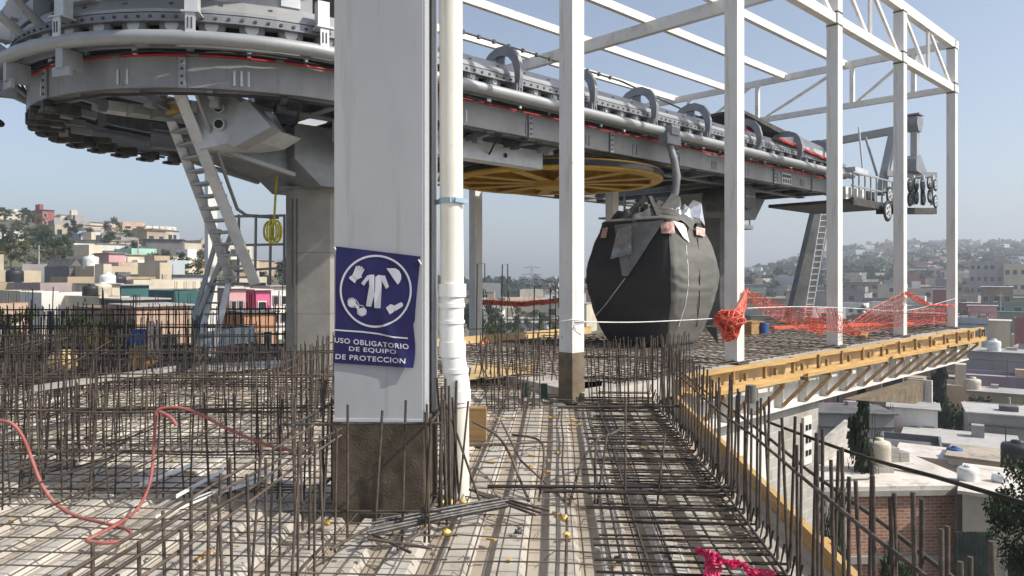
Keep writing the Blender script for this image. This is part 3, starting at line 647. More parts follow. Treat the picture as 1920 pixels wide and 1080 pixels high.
# ------------------------------------------------------------------ formwork along the slab and the edge board
def formwork():
    root = thing('edge_formwork', 'yellow timber formwork boards along the raised slab edge', 'formwork', tuple(L(9, -.5, 0)))
    def lb(nm, s0, s1, t, z, wt, h, m='wood', z2=None):
        mb = MB(); mb.beam(L(s0, t, z), L(s1, t-.12, z if z2 is None else z2), wt, h); return mb.build(nm, m, root)
    for s0, s1 in ((1.9, 5.2), (5.21, 9.2), (9.21, 13.0), (13.01, 16.4)):
        t0 = -.36-.009*s0; lb('top_rail', s0, s1, t0-.09, .17, .10, .055)
        mb = MB(); mb.beam(L(s0, t0-.0, .02), L(s1, t0-.036, .02), .02, .28); mb.build('side_panel', 'ply', root)
        lb('bottom_rail', s0, s1, t0-.13, -.085, .15, .05); lb('ledger', s0+.3, s1-.2, t0-.22, -.125, .05, .06)
    s = 2.15; k = 0
    while s < 16.4:
        t0 = -.36-.018*s
        mb = MB(); mb.beam(L(s, t0-.12, -.10), L(s, t0-.12, .19), .05, .05, A); mb.build('post', 'wood_dark', root)
        if s < 16: mb = MB(); mb.beam(L(s+.5, t0-.06, -.06), L(s+.5, t0-.06, .06), .05, .06, A); mb.build('cleat', 'wood_dark', root)
        s += .98; k += 1
    s = 2.7
    while s < 16.2:
        mb = MB(); mb.beam(L(s, -.62-.012*s, -.18), L(s, -.1, -.18), .05, .06); mb.beam(L(s+.02, -.6-.012*s, -.22), L(s-.3, -.34, -.68), .05, .08, A); mb.build('bracket', 'wood_dark', root)
        s += .92
formwork()
def slab_beam():
    root = thing('edge_beam', 'white steel beam with stiffeners under the yellow formwork', 'steel beam', tuple(L(9, -.3, -.7)))
    mb = MB(); mb.beam(L(2.0, -.22, -.45), L(16.4, -.22, -.45), .012, .52); mb.build('web', 'white_steel', root)
    mb = MB(); mb.beam(L(2.0, -.2, -.72), L(16.4, -.2, -.72), .34, .03); mb.build('bottom_flange', 'white_steel', root)
    for i in range(16):
        mb = MB(); mb.beam(L(2.4+i*.92, -.30, -.22), L(2.4+i*.92, -.30, -.70), .14, .012, A); mb.build('stiffener', 'white_steel', root)
    mb = MB(); mb.prism([L(7.3, -.85, -.76), L(11.0, -.85, -.76), L(11.0, -.85, -1.17), L(10.4, -.85, -1.2)], NN*.3)
    mb.build('hanging_panel', 'foot_brown', root)
    mb = MB(); mb.box(L(11.05, -.75, -.98), (.05, .5, .5), SAX); mb.build('end_plate', 'white_steel', root)
slab_beam()
def edge_board():
    root = thing('edge_formwork', 'yellow board standing along the right edge of the ribbed deck', 'formwork', tuple(D(1.5, 4)))
    for r0, r1 in ((.8, 4.6), (4.61, 9.3)):
        mb = MB(); mb.beam(D(1.50, r0, -.06), D(1.49, r1, -.06), .045, .34); mb.build('board', 'wood', root)
    for r in (2.55, 4.7, 6.8): mb = MB(); mb.box(D(1.62, r, -.12), (.18, .10, .14), DAX); mb.build('block', 'wood', root)
edge_board()
def under_wall():
    root = thing('building_wall', 'white and bare block wall of the building under the slab', 'wall', tuple(L(4, -.2, -6)))
    mb = MB(); mb.box(L(3.4, -.05, -4.76), (3.2, .2, 8.0), SAX); mb.build('white_panel', WM['white'], root)
    mb = MB(); mb.box(L(6.05, -.06, -4.26), (2.0, .2, 7.0), SAX); mb.build('block_panel', 'block', root)
    mb = MB(); mb.box(L(6.5, -.18, -1.5), (.34, .05, .9), SAX); mb.build('vent_panel', WM['white'], root)
    for i in range(3):
        for j in range(2): mb = MB(); mb.box(L(6.43+.14*j, -.21, -1.25-.24*i), (.07, .03, .1), SAX); mb.build('vent_hole', 'black', root)
    mb = MB(); mb.box(L(4.2, 2.6, -4.8), (4.6, 4.5, 8), SAX); mb.build('core', 'block', root)
under_wall()
def cardboard():
    mb = MB(); p = px(1408, 740, 8.4)
    mb.lathe((p.x, p.y, p.z-.09), [(.075, 0), (.06, .2)], 10); tag(mb.build('bar_cap_bucket', 'cover_grey', loc=tuple(p)), 'grey bucket upturned over upright bars by the formwork', 'bucket')
cardboard()

# ------------------------------------------------------------------ cable car machinery (one thing, many parts)
TCN, SCN, TC0, RX = 6.2, -1.5, 5.1, 1.1     # ring centre; RX widens every radius given for the straight
SFAR = 15.5
def track(R, s_near=SFAR, s_far=SFAR, na=28, step=2.0):
    P = []; R += RX
    s = s_near
    while s > SCN+.01: P.append((L(s, TCN-R), -NN)); s -= step
    for i in range(na+1):
        a_ = pi*i/na; d = -NN*cos(a_)-A*sin(a_); P.append((L(SCN, TCN)+d*R, d))
    s = SCN+step
    while s <= s_far: P.append((L(s, TCN+R), NN.copy())); s += step
    return P
def sweep(mb, P, prof, m=0, sm=False):     # prof: closed loop of (outward, z)
    n = len(prof); V = [p+o*a_+Z*z for p, o in P for a_, z in prof]; Fc = []
    for i in range(len(P)-1):
        for k in range(n): Fc.append((i*n+k, (i+1)*n+k, (i+1)*n+(k+1) % n, i*n+(k+1) % n))
    mb.add(V, Fc, m, sm); mb.add(V[:n], [tuple(range(n))[::-1]], m); mb.add(V[-n:], [tuple(range(n))], m)
def rect(a0, a1, z0, z1): return [(a0, z0), (a1, z0), (a1, z1), (a0, z1)]
def near_frames(R, sp, s_max=17.6, arc=pi*.95):
    out = []; R += RX; s = s_max
    while s > SCN: out.append((L(s, TCN-R), -NN.copy(), -A.copy())); s -= sp
    k = 1; da = sp/R
    while k*da < arc:
        a_ = k*da; d = -NN*cos(a_)-A*sin(a_); out.append((L(SCN, TCN)+d*R, d, Vector((-d.y, d.x, 0))*1)); k += 1
    return out
def station():
    root = thing('station_machinery', 'big grey cable car station machinery with looped track above the deck', 'cable car machinery', tuple(L(3, TC0, 4)))
    def B(mb, nm, m): return mb.build(nm, m, root)
    mb = MB(); sweep(mb, track(2.2), [(0, 4.12), (.035, 4.09), (.035, 4.50), (0, 4.50)]); sweep(mb, track(2.195), rect(-.30, 0, 4.09, 4.115)); sweep(mb, track(2.195), rect(-.16, 0, 4.47, 4.495)); B(mb, 'outer_girder', 'girder_grey')
    mb = MB(); sweep(mb, track(2.205), rect(0, .045, 4.503, 4.527)); B(mb, 'red_strip', 'red_strip')
    for (p, o, d) in near_frames(2.22, 1.06, 14.6, 2.9):
        mb = MB(); mb.box(p+o*.02+Z*4.525, (.10, .06, .045), (d, o, Z)); B(mb, 'strip_clip', 'galv_mid')
    for i, (p, o, d) in enumerate(near_frames(2.24, 1.55, 14.5, 2.7)):
        mb = MB()
        for k in (-.09, .0, .09) if i % 3 else (-.07, .07): mb.box(p+o*.002+d*k+Z*4.24, (.03, .012, .20), (d, o, Z))
        B(mb, 'slot_plate', 'galv_light' if i > 8 else 'galv_mid')
    # lower ring behind the girder
    for i in range(19):
        a_ = pi*(i+.5)/19*1.0; d = -NN*cos(a_)-A*sin(a_); tg = Vector((-d.y, d.x, 0)); p = L(SCN, TCN)+d*(1.75+RX)
        if a_ > 1.35:
            mb = MB(); mb.box(p+d*.25+Z*4.0, (.09, .5, .16), (tg, d, Z)); mb.box(p+d*.42+Z*3.95, (.3, .14, .05), (tg, d, Z)); B(mb, 'lower_bracket', 'dark_steel')
    # rail tube
    mb = MB(); P = track(2.62); mb.tube([p+Z*4.63 for p, o in P], .092, 12); B(mb, 'rail_tube', 'galv')
    mb = MB(); sweep(mb, track(2.42), rect(-.04, .04, 4.56, 4.62)); B(mb, 'rail_web', 'galv_mid')
    mb = MB(); sweep(mb, track(2.06), rect(-.02, .02, 4.50, 4.72)); B(mb, 'inner_plate', 'dark_steel')
    # clutter along the girder: lugs, cable runs, small boxes, splice plates
    for i, (p, o, d) in enumerate(near_frames(2.3, .74, 14.4, 2.6)):
        mb = MB(); mb.box(p+Z*4.555-o*.03, (.05 if i % 3 else .09, .05, .07), (d, o, Z)); B(mb, 'support_lug', 'galv_light' if i % 2 else 'galv_mid')
    for i, (p, o, d) in enumerate(near_frames(2.26, 2.3, 13.6, 2.4)):
        mb = MB(); mb.box(p+Z*4.28, (.09, .03, .40), (d, o, Z))
        for q in (-.14, -.05, .05, .14): mb.box(p+o*.02+Z*(4.28+q), (.03, .02, .03), (d, o, Z), 1)
        B(mb, 'splice_plate', ['galv', 'dark_steel'])
    for R_, z_, r_, sd in ((2.30, 4.545, .018, 1), (2.14, 4.04, .022, 2), (2.33, 5.03, .014, 3), (2.02, 4.42, .02, 4)):
        P = []; q = random.Random(sd)
        for p, o in track(R_, 14.5, -3, 24, .8):
            if len(P) < 44: P.append(p+Z*(z_+q.uniform(-.025, .012))+o*q.uniform(-.015, .015))
        mb = MB(); mb.tube(P, r_, 5); B(mb, 'cable_run', 'rubber')
    for i, (p, o, d) in enumerate(near_frames(2.2, .9, -1.0, 2.5)):
        mb = MB(); mb.box(p+Z*5.36-o*.1, (random.uniform(.12, .4), random.uniform(.1, .25), random.uniform(.06, .2)), (d, o, Z)); B(mb, 'junction_box', random.choice(('galv_light', 'galv_mid', 'dark_steel', 'galv')))
    for i, (p, o, d) in enumerate(near_frames(1.95, .9, 3, 2.6)):
        mb = MB(); mb.beam(p+Z*4.07+o*.2, p-o*.5+Z*4.02, .08, .1); mb.box(p+Z*3.98-o*.1, (.12, .14, .12), (d, o, Z)); B(mb, 'under_arm', random.choice(('galv_mid', 'dark_steel', 'galv')))
    for i in range(6):
        x0 = -2.2+i*.75; mb = MB(); mb.tube([L(x0, 3.1, 4.05), L(x0+.2, 3.6, 3.86-.05*(i % 3)), L(x0+.5, 4.3, 3.95), L(x0+.6, 5.0, 4.1)], .02, 5); B(mb, 'hanging_hose', 'rubber')
    # tyres
    t0 = None
    for (p, o, d) in near_frames(2.36, .49, 14.8, 2.2):
        m4 = Matrix((d, o, Z)).transposed().to_euler()
        if t0 is None:
            mb = MB(); n = 18; V = []; prof = [(.085, -.05), (.15, -.055), (.165, -.035), (.165, .035), (.15, .055), (.085, .05)]
            for r, h in prof:
                for k in range(n): V.append((r*cos(2*pi*k/n), h, r*sin(2*pi*k/n)))
            Fc = [(i*n+k, i*n+(k+1) % n, (i+1)*n+(k+1) % n, (i+1)*n+k) for i in range(5) for k in range(n)]
            mb.add(V, Fc, 0, True); mb.add(V[:n], [tuple(range(n))], 1); mb.add([(.085*cos(2*pi*k/n), .052, .085*sin(2*pi*k/n)) for k in range(n)], [tuple(range(n))], 1)
            mb.add([(.055*cos(2*pi*k/n), .075, .055*sin(2*pi*k/n)) for k in range(n)]+[(.055*cos(2*pi*k/n), .03, .055*sin(2*pi*k/n)) for k in range(n)], [tuple(range(n))]+[(k, (k+1) % n, n+(k+1) % n, n+k) for k in range(n)], 1)
            t0 = mb.build('tyre', ['tyre_grey', 'galv_light'], None); t0.parent = root; t0['_w'] = root['_w']
            t0.location = p+Z*4.86-Vector(root['_w']); t0.rotation_euler = m4
        else: copy_child(t0, root, p+Z*4.86-Vector(root['_w']), m4)
    # beam that carries the tyres, with bolt heads
    mb = MB(); sweep(mb, track(2.40), rect(0, .05, 4.90, 5.0)); sweep(mb, track(2.40), rect(-.10, .09, 4.885, 4.90))
    for (p, o, d) in near_frames(2.455, .163, 14.8, 2.2): mb.box(p+Z*4.95, (.035, .02, .03), (d, o, Z), 1)
    B(mb, 'tyre_beam', ['galv_mid', 'dark_steel'])
    mb = MB(); sweep(mb, track(2.18), rect(-.03, .0, 4.6, 5.0)); B(mb, 'back_plate', 'black')
    # upper cover of the tyres
    mb = MB(); sweep(mb, track(2.40, 13.5, 10), [(-.45, 5.02), (.03, 5.02), (.03, 5.06), (-.12, 5.24), (-.45, 5.27)]); B(mb, 'upper_cover', 'galv')
    for (p, o, d) in near_frames(2.37, .62, 13, 2.0):
        mb = MB(); mb.box(p+Z*5.14+o*-.03, (.05, .05, .05), (d, o, Z)); B(mb, 'cover_bolt', 'dark_steel')
    # guard arches
    arch0 = None
    P2 = [(-.66, 5.14), (-.56, 5.31), (-.42, 5.42), (-.24, 5.48), (-.06, 5.47), (.10, 5.40), (.21, 5.27), (.265, 5.10), (.27, 4.94), (.25, 4.78)]
    for s in (1.45, 3.4, 5.35, 7.4, 9.75, 12.0, 13.9):
        p = L(s, TC0-2.36); loc_ = p-Vector(root['_w'])
        if arch0 is None:
            mb = MB()
            QI, QO = [], []
            for i, (a_, z_) in enumerate(P2):
                d = Vector((P2[min(i+1, len(P2)-1)][0]-P2[max(i-1, 0)][0], P2[min(i+1, len(P2)-1)][1]-P2[max(i-1, 0)][1])).normalized(); h_ = .05+.035*sin(pi*i/(len(P2)-1))
                QO.append(-NN*(a_-d.y*h_)+Z*(z_+d.x*h_)); QI.append(-NN*(a_+d.y*h_)+Z*(z_-d.x*h_))
            n_ = len(P2); V = [p+A*k for k in (-.04, .04) for Q in (QO, QI) for p in Q]
            Fc = []
            for i in range(n_-1): Fc += [(i, i+1, n_+i+1, n_+i), (2*n_+i, 3*n_+i, 3*n_+i+1, 2*n_+i+1), (i, 2*n_+i, 2*n_+i+1, i+1), (n_+i, n_+i+1, 3*n_+i+1, 3*n_+i)]
            Fc += [(0, n_, 3*n_, 2*n_), (n_-1, 3*n_-1, 4*n_-1, 2*n_-1)]; mb.add(V, Fc)
            mb.prism([-NN*-.34+Z*5.2, -NN*-.1+Z*5.2, -NN*-.1+Z*5.44, -NN*-.3+Z*5.42], A*.03)
            mb.box(-NN*.22+Z*4.74, (.18, .07, .16), SAX)
            for q in (-.06, 0, .06): mb.box(-NN*.27+A*q+Z*4.74, (.025, .04, .2), SAX)
            arch0 = mb.build('guard_arch', 'galv_mid', None); arch0.parent = root; arch0['_w'] = root['_w']; arch0.location = loc_
        else: copy_child(arch0, root, loc_)
    # hanging brackets on the curve
    for a_ in (.18, .62, 1.1, 1.55):
        d = -NN*cos(a_)-A*sin(a_); tg = Vector((-d.y, d.x, 0)); p = L(SCN, TCN)+d*(2.52+RX)
        mb = MB(); mb.box(p+Z*5.13+d*.06, (.16, .14, .34), (tg, d, Z)); mb.box(p+Z*4.94+d*.08, (.22, .22, .02), (tg, d, Z)); mb.box(p+d*.16+Z*4.76, (.12, .02, .36), (tg, d, Z)); B(mb, 'bracket', 'galv_light')
        mb = MB(); mb.box(p+d*.175+Z*4.8+tg*.02, (.015, .008, .14), (tg, d, Z)); mb.box(p+d*.175+Z*4.8-tg*.025, (.015, .008, .14), (tg, d, Z)); B(mb, 'bracket_slot', 'dark_steel')
    # light housings, pipes and plates above the curve (below the added shade roof)
    for k, (a_, R, z, sx_, sz, m) in enumerate(((.35, 1.9, 5.35, 1.1, .3, 'galv'), (.75, 2.0, 5.4, .8, .3, 'galv_mid'), (1.1, 2.15, 5.4, .55, .34, 'galv_light'), (1.5, 2.1, 5.35, .7, .26, 'galv_mid'), (1.9, 2.2, 5.35, .6, .3, 'galv'))):
        d = -NN*cos(a_)-A*sin(a_); tg = Vector((-d.y, d.x, 0)); p = L(SCN, TCN)+d*(R+RX)
        mb = MB(); mb.box(p+Z*z, (sx_, .5, sz), (tg, d, Z)); B(mb, 'housing', m)
    for k in range(5):
        a_ = 1.25+k*.16; d = -NN*cos(a_)-A*sin(a_); p = L(SCN, TCN)+d*(2.5+RX)
        mb = MB(); mb.tube([p+Z*4.95, p+d*.25+Z*5.12, p+d*.42+Z*5.35], .06, 10); mb.box(p+d*.35+Z*5.1, (.18, .02, .3), SAX); B(mb, 'stub_arm', 'galv' if k % 2 else 'galv_mid')
    # left end cable guide below the rail
    mb = MB(); mb.tube([L(SCN, TCN)+(-NN*cos(x)-A*sin(x))*3.85+Z*(4.15-.012*i) for i, x in enumerate([1.45+.10*i for i in range(7)])], .055, 8); B(mb, 'guide_hose', 'rubber')
    for x in (1.1, 1.45, 1.75):
        d = -NN*cos(x)-A*sin(x); tg = Vector((-d.y, d.x, 0)); p = L(SCN, TCN)+d*(2.5+RX)
        mb = MB(); mb.box(p+Z*4.42, (.12, .3, .26), (tg, d, Z)); mb.box(p+d*.1+Z*4.25, (.3, .05, .12), (tg, d, Z)); B(mb, 'guide_bracket', 'galv')
    # central frame: longitudinal girders and cross beams
    for t in (3.9, 8.4):
        mb = MB(); mb.ibeam(L(-2.5, t, 4.22), L(15.2, t, 4.22), .22, .34, .03, .03); B(mb, 'frame_girder', 'galv_mid')
    for i in range(17):
        s = -1.6+i*1.03; mb = MB(); mb.ibeam(L(s, 3.0, 4.18), L(s, 9.35, 4.18), .14, .22); B(mb, 'cross_beam', 'dark_steel' if i % 2 else 'galv_mid')
    for i in range(7):
        s = -1.2+i*2.06; mb = MB(); mb.beam(L(s, 3.2, 4.28), L(s+1.9, 9.2, 4.28), .07, .07); B(mb, 'diagonal_brace', 'dark_steel')
    mb = MB()
    for s0, s1 in ((.6, 4.0), (7.4, 15.2)): mb.box(L((s0+s1)/2, TC0, 4.36), (s1-s0, 2.2, .03), SAX)
    B(mb, 'floor_plate', 'dark_steel')
    # light box girder lying along the near side left of the wheel
    mb = MB(); mb.box(L(.9, 3.65, 3.86), (4.4, .3, .34), SAX); mb.box(L(-.4, 3.6, 4.05), (1.6, .5, .06), SAX); B(mb, 'box_girder', 'galv_light')
    mb = MB(); mb.tube([L(2.1, 3.49, 3.84), L(2.1, 3.495, 3.84)-NN*.012], .045, 12); B(mb, 'girder_hole', 'black')
    # pedestal head and cantilever arm over the concrete pillar
    hs = [(-1.75, 3.06), (.55, 3.06), (.9, 3.5), (.9, 4.05), (-2.6, 4.05), (-2.6, 3.62)]
    mb = MB(); mb.prism([L(-1.25, 4.25, 3.06), L(.1, 4.25, 3.06), L(.55, 4.25, 3.4), L(.55, 4.25, 4.0), L(-1.7, 4.25, 4.0), L(-1.7, 4.25, 3.45)], NN*1.7); B(mb, 'pedestal_head', 'galv_mid')
    mb = MB(); mb.prism([L(-1.7, 4.5, 3.25), L(-1.7, 4.5, 3.95), L(-2.8, 4.5, 4.0), L(-2.8, 4.5, 3.55)], NN*1.2); B(mb, 'cantilever_arm', 'galv_mid')
    mb = MB(); mb.beam(L(-1.6, 4.46, 3.22), L(-2.8, 4.46, 3.48), .1, .06); mb.beam(L(-1.6, 5.74, 3.22), L(-2.8, 5.74, 3.48), .1, .06); B(mb, 'arm_flange', 'galv')
    # light bracket with two round holes beside the arm
    pp = [(368, 180), (432, 175), (455, 195), (470, 225), (505, 240), (470, 262), (430, 268), (372, 280)]
    y0 = 10.4; mb = MB(); mb.prism([px(u, v, y0) for u, v in pp], Vector((.25, .9, 0))*.9); B(mb, 'gear_bracket', 'galv_light')
    mb = MB(); mb.prism([px(u, v, y0-.25) for u, v in ((448, 193), (462, 186), (508, 238), (440, 275), (425, 268))], Vector((.05, .3, 0))); B(mb, 'gear_wing', 'galv')
    for u, v in ((412, 203), (413, 234)):
        mb = MB(); c = px(u, v, y0-.02); mb.tube([c-Vector((0, .06, 0)), c+Vector((0, .05, 0))], .085, 16, 0); c2 = c-Vector((0, .062, 0)); mb.tube([c2-Vector((0, .003, 0)), c2], .062, 16, 1); B(mb, 'bearing', ['galv_light', 'black'])
    for q in range(3):
        mb = MB(); c = px(232+q*45, 205+q*6, 10.6); mb.box(c, (.5, .3, .14), SAX); B(mb, 'inner_box', ('galv_light', 'galv', 'galv_mid')[q])
    mb = MB(); c = px(292, 183, 10.4); mb.prism([c, c+Vector((.38, 0, -.02)), c+Vector((.42, 0, -.22)), c+Vector((.1, 0, -.25))], Vector((0, .12, 0))); B(mb, 'timber_wedge', 'wood')
    mb = MB(); mb.prism([L(-4.9, 2.7, 5.75), L(-.15, 2.7, 5.75), L(-.15, 2.7, 5.95), L(-4.9, 2.7, 5.95)], NN*6.2); B(mb, 'added_shade_roof', 'galv_mid')  # unseen slab added above the curve to shade the left machinery
    for s_, t_ in ((-3.4, 4.0), (-3.4, 8.2), (-.5, 3.4), (-.5, 8.4)): mb = MB(); mb.beam(L(s_, t_, 4.3), L(s_, t_, 5.76), .14, .14, A); B(mb, 'roof_post', 'galv_mid')  # posts under the added shading slab
    # second pedestal head
    mb = MB(); mb.prism([L(11.6, 4.4, 3.3), L(13.2, 4.4, 3.3), L(13.8, 4.4, 3.95), L(11.0, 4.4, 3.95)], NN*1.4); B(mb, 'pedestal_head', 'galv_mid')
    # gear drum and hanging catwalk under the right part
    mb = MB(); mb.tube([L(10.6, 3.2, 3.7), L(10.6, 4.4, 3.7)], .34, 18); B(mb, 'drum', 'dark_steel')
    mb = MB(); mb.box(L(13.2, 6.9, 3.30), (7.6, .8, .05), SAX); mb.box(L(13.2, 6.5, 3.36), (7.6, .05, .14), SAX); B(mb, 'catwalk', 'galv_mid')
    for i in range(9):
        mb = MB(); mb.beam(L(9.6+i*.9, 6.5, 3.30), L(9.6+i*.9, 6.5, 4.0), .05, .05, A); B(mb, 'catwalk_post', 'galv')
    for i in range(7):
        mb = MB(); mb.box(L(9.8+i*1.0, 6.45, 3.2+.05*(i % 3)), (.4, .3, .14+.06*(i % 2)), SAX); B(mb, 'motor_box', ('galv_light', 'dark_steel', 'galv')[i % 3])
    # ropes, cover sheets and boxes on top at the right
    mb = MB(); mb.tube([px(868, 60, 15), L(7.5, 5.0, 6.50), L(13.0, 5.0, 5.95), L(14.5, 4.6, 5.4)], .022, 6)
    for k in range(12): q = px(868, 60, 15).lerp(L(7.5, 5.0, 6.5), k/12); mb.box(q, (.06, .06, .08), SAX)
    B(mb, 'guide_cable', 'dark_steel')
    mb = MB(); mb.prism([L(9.8, 3.0, 5.85), L(13.6, 3.0, 5.5), L(14.6, 3.0, 5.25), L(14.6, 3.0, 5.18), L(9.8, 3.0, 5.78)], NN*2.6); B(mb, 'roof_sheet', 'dark_steel')
    mb = MB(); mb.prism([L(9.4, 2.9, 5.36), L(10.4, 2.9, 5.28), L(10.4, 2.9, 5.18), L(9.4, 2.9, 5.18)], NN*.25); B(mb, 'red_cover', 'red_strip')
    mb = MB(); mb.prism([L(11.0, 2.62, 5.22), L(14.1, 2.62, 5.0), L(14.1, 2.62, 5.28), L(12.3, 2.62, 5.42)], NN*.2); B(mb, 'side_cover', 'galv_light')
    mb = MB(); mb.beam(L(11.0, 2.6, 5.2), L(14.3, 2.6, 4.97), .03, .06); B(mb, 'cover_edge', 'red_strip')
    mb = MB(); mb.prism([L(13.9, 2.8, 5.35), L(15.4, 2.8, 5.1), L(16.4, 2.8, 4.7), L(13.9, 2.8, 4.7)], NN*1.6); B(mb, 'nose_cover', 'galv_mid')
    for s, t in ((10.2, 3.2), (10.5, 4.9), (13.0, 3.2), (13.9, 3.3)): mb = MB(); mb.beam(L(s, t, 4.5), L(s, t, 5.5), .09, .09, A); B(mb, 'roof_post', 'galv_mid')
    # emblem plate on the girder
    mb = MB(); mb.box(L(12.0, TC0-2.245, 4.27), (.55, .012, .30), SAX); B(mb, 'emblem_plate', 'galv_light')
    mb = MB()
    for i in range(4): mb.box(L(11.80+i*.13, TC0-2.256, 4.33), (.09, .008, .07), SAX); mb.box(L(11.82+i*.13, TC0-2.256, 4.20), (.06, .008, .10), SAX)
    B(mb, 'emblem', 'dark_steel')
    # maintenance platform with rails at the far end
    mb = MB(); mb.box(L(16.7, 3.6, 3.86), (3.4, 2.6, .10), SAX); mb.box(L(16.7, 2.3, 3.84), (3.4, .08, .22), SAX); B(mb, 'end_platform', 'dark_steel')
    for i in range(8):
        mb = MB(); mb.beam(L(15.1+i*.46, 2.3, 3.9), L(15.1+i*.46, 2.3, 4.72), .04, .04, A); B(mb, 'rail_post', 'galv')
    for z in (4.3, 4.7): mb = MB(); mb.beam(L(15.0, 2.3, z), L(18.4, 2.3, z), .045, .045); B(mb, 'hand_rail', 'galv')
    for i in range(6): mb = MB(); mb.box(L(15.3+i*.42, 2.7, 4.1), (.2, .3, .42), SAX); B(mb, 'battery_box', 'pvc_white' if i < 4 else 'rubber')
    mb = MB(); mb.box(L(15.9, 2.5, 4.82), (1.0, .3, .16), SAX); B(mb, 'end_box', 'galv_light')
station()
def gantry():
    root = thing('sheave_gantry', 'grey gantry with clusters of rope wheels beyond the machinery end', 'gantry', tuple(L(19, 2, 4)))
    mb = MB(); mb.beam(L(19, 6.0, 6.30), L(19, 2.0, 6.52), .22, .24); mb.build('top_beam', 'galv', root)
    mb = MB(); mb.beam(L(19, 1.84, 5.2), L(19, 1.84, 6.45), .2, .24, A); mb.build('post', 'galv', root)
    mb = MB(); mb.prism([L(18.85, 1.68, 6.35), L(19.15, 1.68, 6.35), L(19.3, 1.68, 6.6), L(19.3, 1.68, 6.82), L(18.75, 1.68, 6.82), L(18.7, 1.68, 6.6)], NN*.32); mb.box(L(19, 1.84, 6.9), (.5, .4, .05), SAX); mb.build('head', 'galv_mid', root)
    mb = MB(); mb.prism([L(18.7, 1.7, 5.45), L(19.1, 1.7, 5.6), L(19.7, 1.7, 5.15), L(19.85, 1.7, 4.9), L(18.7, 1.7, 5.05)], NN*.5); mb.build('shoulder', 'galv_mid', root)
    mb = MB(); mb.beam(L(18.1, 2.6, 4.3), L(19, 2.5, 6.4), .2, .24, NN); mb.build('inclined_leg', 'galv', root)
    mb = MB(); mb.beam(L(17.2, 2.8, 4.9), L(17.9, 3.2, 6.55), .05, .05, NN); mb.build('stay', 'galv_light', root)
    mb = MB(); mb.beam(L(18.2, 3.1, 6.25), L(18.4, 2.8, 4.95), .06, .06, NN); mb.build('stay', 'galv', root)
    mb = MB(); mb.beam(L(17.4, 2.4, 3.70), L(19.8, 1.5, 3.78), .2, .2); mb.build('lower_sheave_beam', 'dark_steel', root)
    mb = MB(); mb.beam(L(18.0, 2.4, 4.95), L(19.9, 1.5, 4.98), .16, .18); mb.build('upper_sheave_beam', 'galv_mid', root)
    p0 = None
    spots = [(u, v, y, r) for u, v, y, r in ((1664, 396, 23.0, .33), (1668, 366, 23.3, .28), (1682, 394, 23.4, .29), (1706, 348, 23.6, .23), (1718, 345, 23.5, .23), (1730, 347, 23.4, .23), (1742, 343, 23.3, .21), (1754, 347, 23.2, .20), (1706, 374, 23.6, .23), (1718, 370, 23.5, .23), (1731, 372, 23.4, .23), (1743, 368, 23.3, .21), (1754, 378, 23.2, .22))]
    for u, v, y, r in spots:
        c = px(u, v, y)
        if p0 is None:
            mb = MB(); ax = -NN
            mb.tube([ax*-.1, ax*-.05, ax*.05, ax*.1], [.82, 1, 1, .82], 20, 0)
            mb.tube([ax*.095, ax*.12], [.70, .62], 20, 1)
            for k in range(5):
                a_ = 2*pi*k/5; d = A*cos(a_)+Z*sin(a_); mb.tube([d*.42+ax*.118, d*.42+ax*.13], .14, 10, 2)
            mb.tube([ax*.1, ax*.25], .14, 10, 1)
            p0 = mb.build('rope_wheel', ['rubber', 'galv_light', 'black'], None); p0.parent = root; p0.location = c-Vector(root['_w']); p0.scale = (r, r, r)
        else: copy_child(p0, root, c-Vector(root['_w']), None, (r, r, r))
    for i in range(3): mb = MB(); c = px(1712+i*18, 358, 23.75-.1*i); mb.beam(c+Z*.5, c-Z*.45, .1, .12, A); mb.build('wheel_bracket', 'galv_light', root)
gantry()
def bullwheel():
    c = L(5.2, TC0, 3.83); root = thing('bullwheel', 'large flat yellow rope wheel hanging under the machinery', 'rope wheel', tuple(c))
    R = 2.42; n = 64
    mb = MB(); V = []; prof = [(R-.26, -.09), (R-.05, -.09), (R, -.06), (R, .10), (R-.05, .13), (R-.26, .13)]
    for i in range(n):
        for r, z in prof: V.append(c+Vector((r*cos(2*pi*i/n), r*sin(2*pi*i/n), z)))
    k = len(prof); mb.add(V, [(i*k+j, ((i+1) % n)*k+j, ((i+1) % n)*k+(j+1) % k, i*k+(j+1) % k) for i in range(n) for j in range(k)]); mb.build('rim', 'yellow_wheel', root)
    mb = MB(); V = []; prof = [(R-.02, .0), (R+.03, -.03), (R+.03, .08), (R-.02, .10)]
    for i in range(n):
        for r, z in prof: V.append(c+Vector((r*cos(2*pi*i/n), r*sin(2*pi*i/n), z)))
    mb.add(V, [(i*4+j, ((i+1) % n)*4+j, ((i+1) % n)*4+(j+1) % 4, i*4+(j+1) % 4) for i in range(n) for j in range(4)]); mb.build('liner', 'rubber', root)
    for i in range(12):
        a_ = 2*pi*i/12+.1; d = Vector((cos(a_), sin(a_), 0)); mb = MB()
        mb.beam(c+d*.4+Z*.02, c+d*(R-.2)+Z*.02, .06, .22); mb.beam(c+d*.4-Z*.09, c+d*(R-.2)-Z*.09, .26, .02); mb.build('spoke', 'yellow_wheel', root)
    mb = MB(); mb.tube([c-Z*.2, c+Z*.35], .5, 24); mb.build('hub', 'yellow_wheel', root)
    mb = MB(); V = []
    for i in range(n):
        for r in (.5, R-.2): V.append(c+Vector((r*cos(2*pi*i/n), r*sin(2*pi*i/n), .13)))
    mb.add(V, [(i*2, i*2+1, ((i+1) % n)*2+1, ((i+1) % n)*2) for i in range(n)]); mb.build('web_plate', 'yellow_wheel', root)
bullwheel()
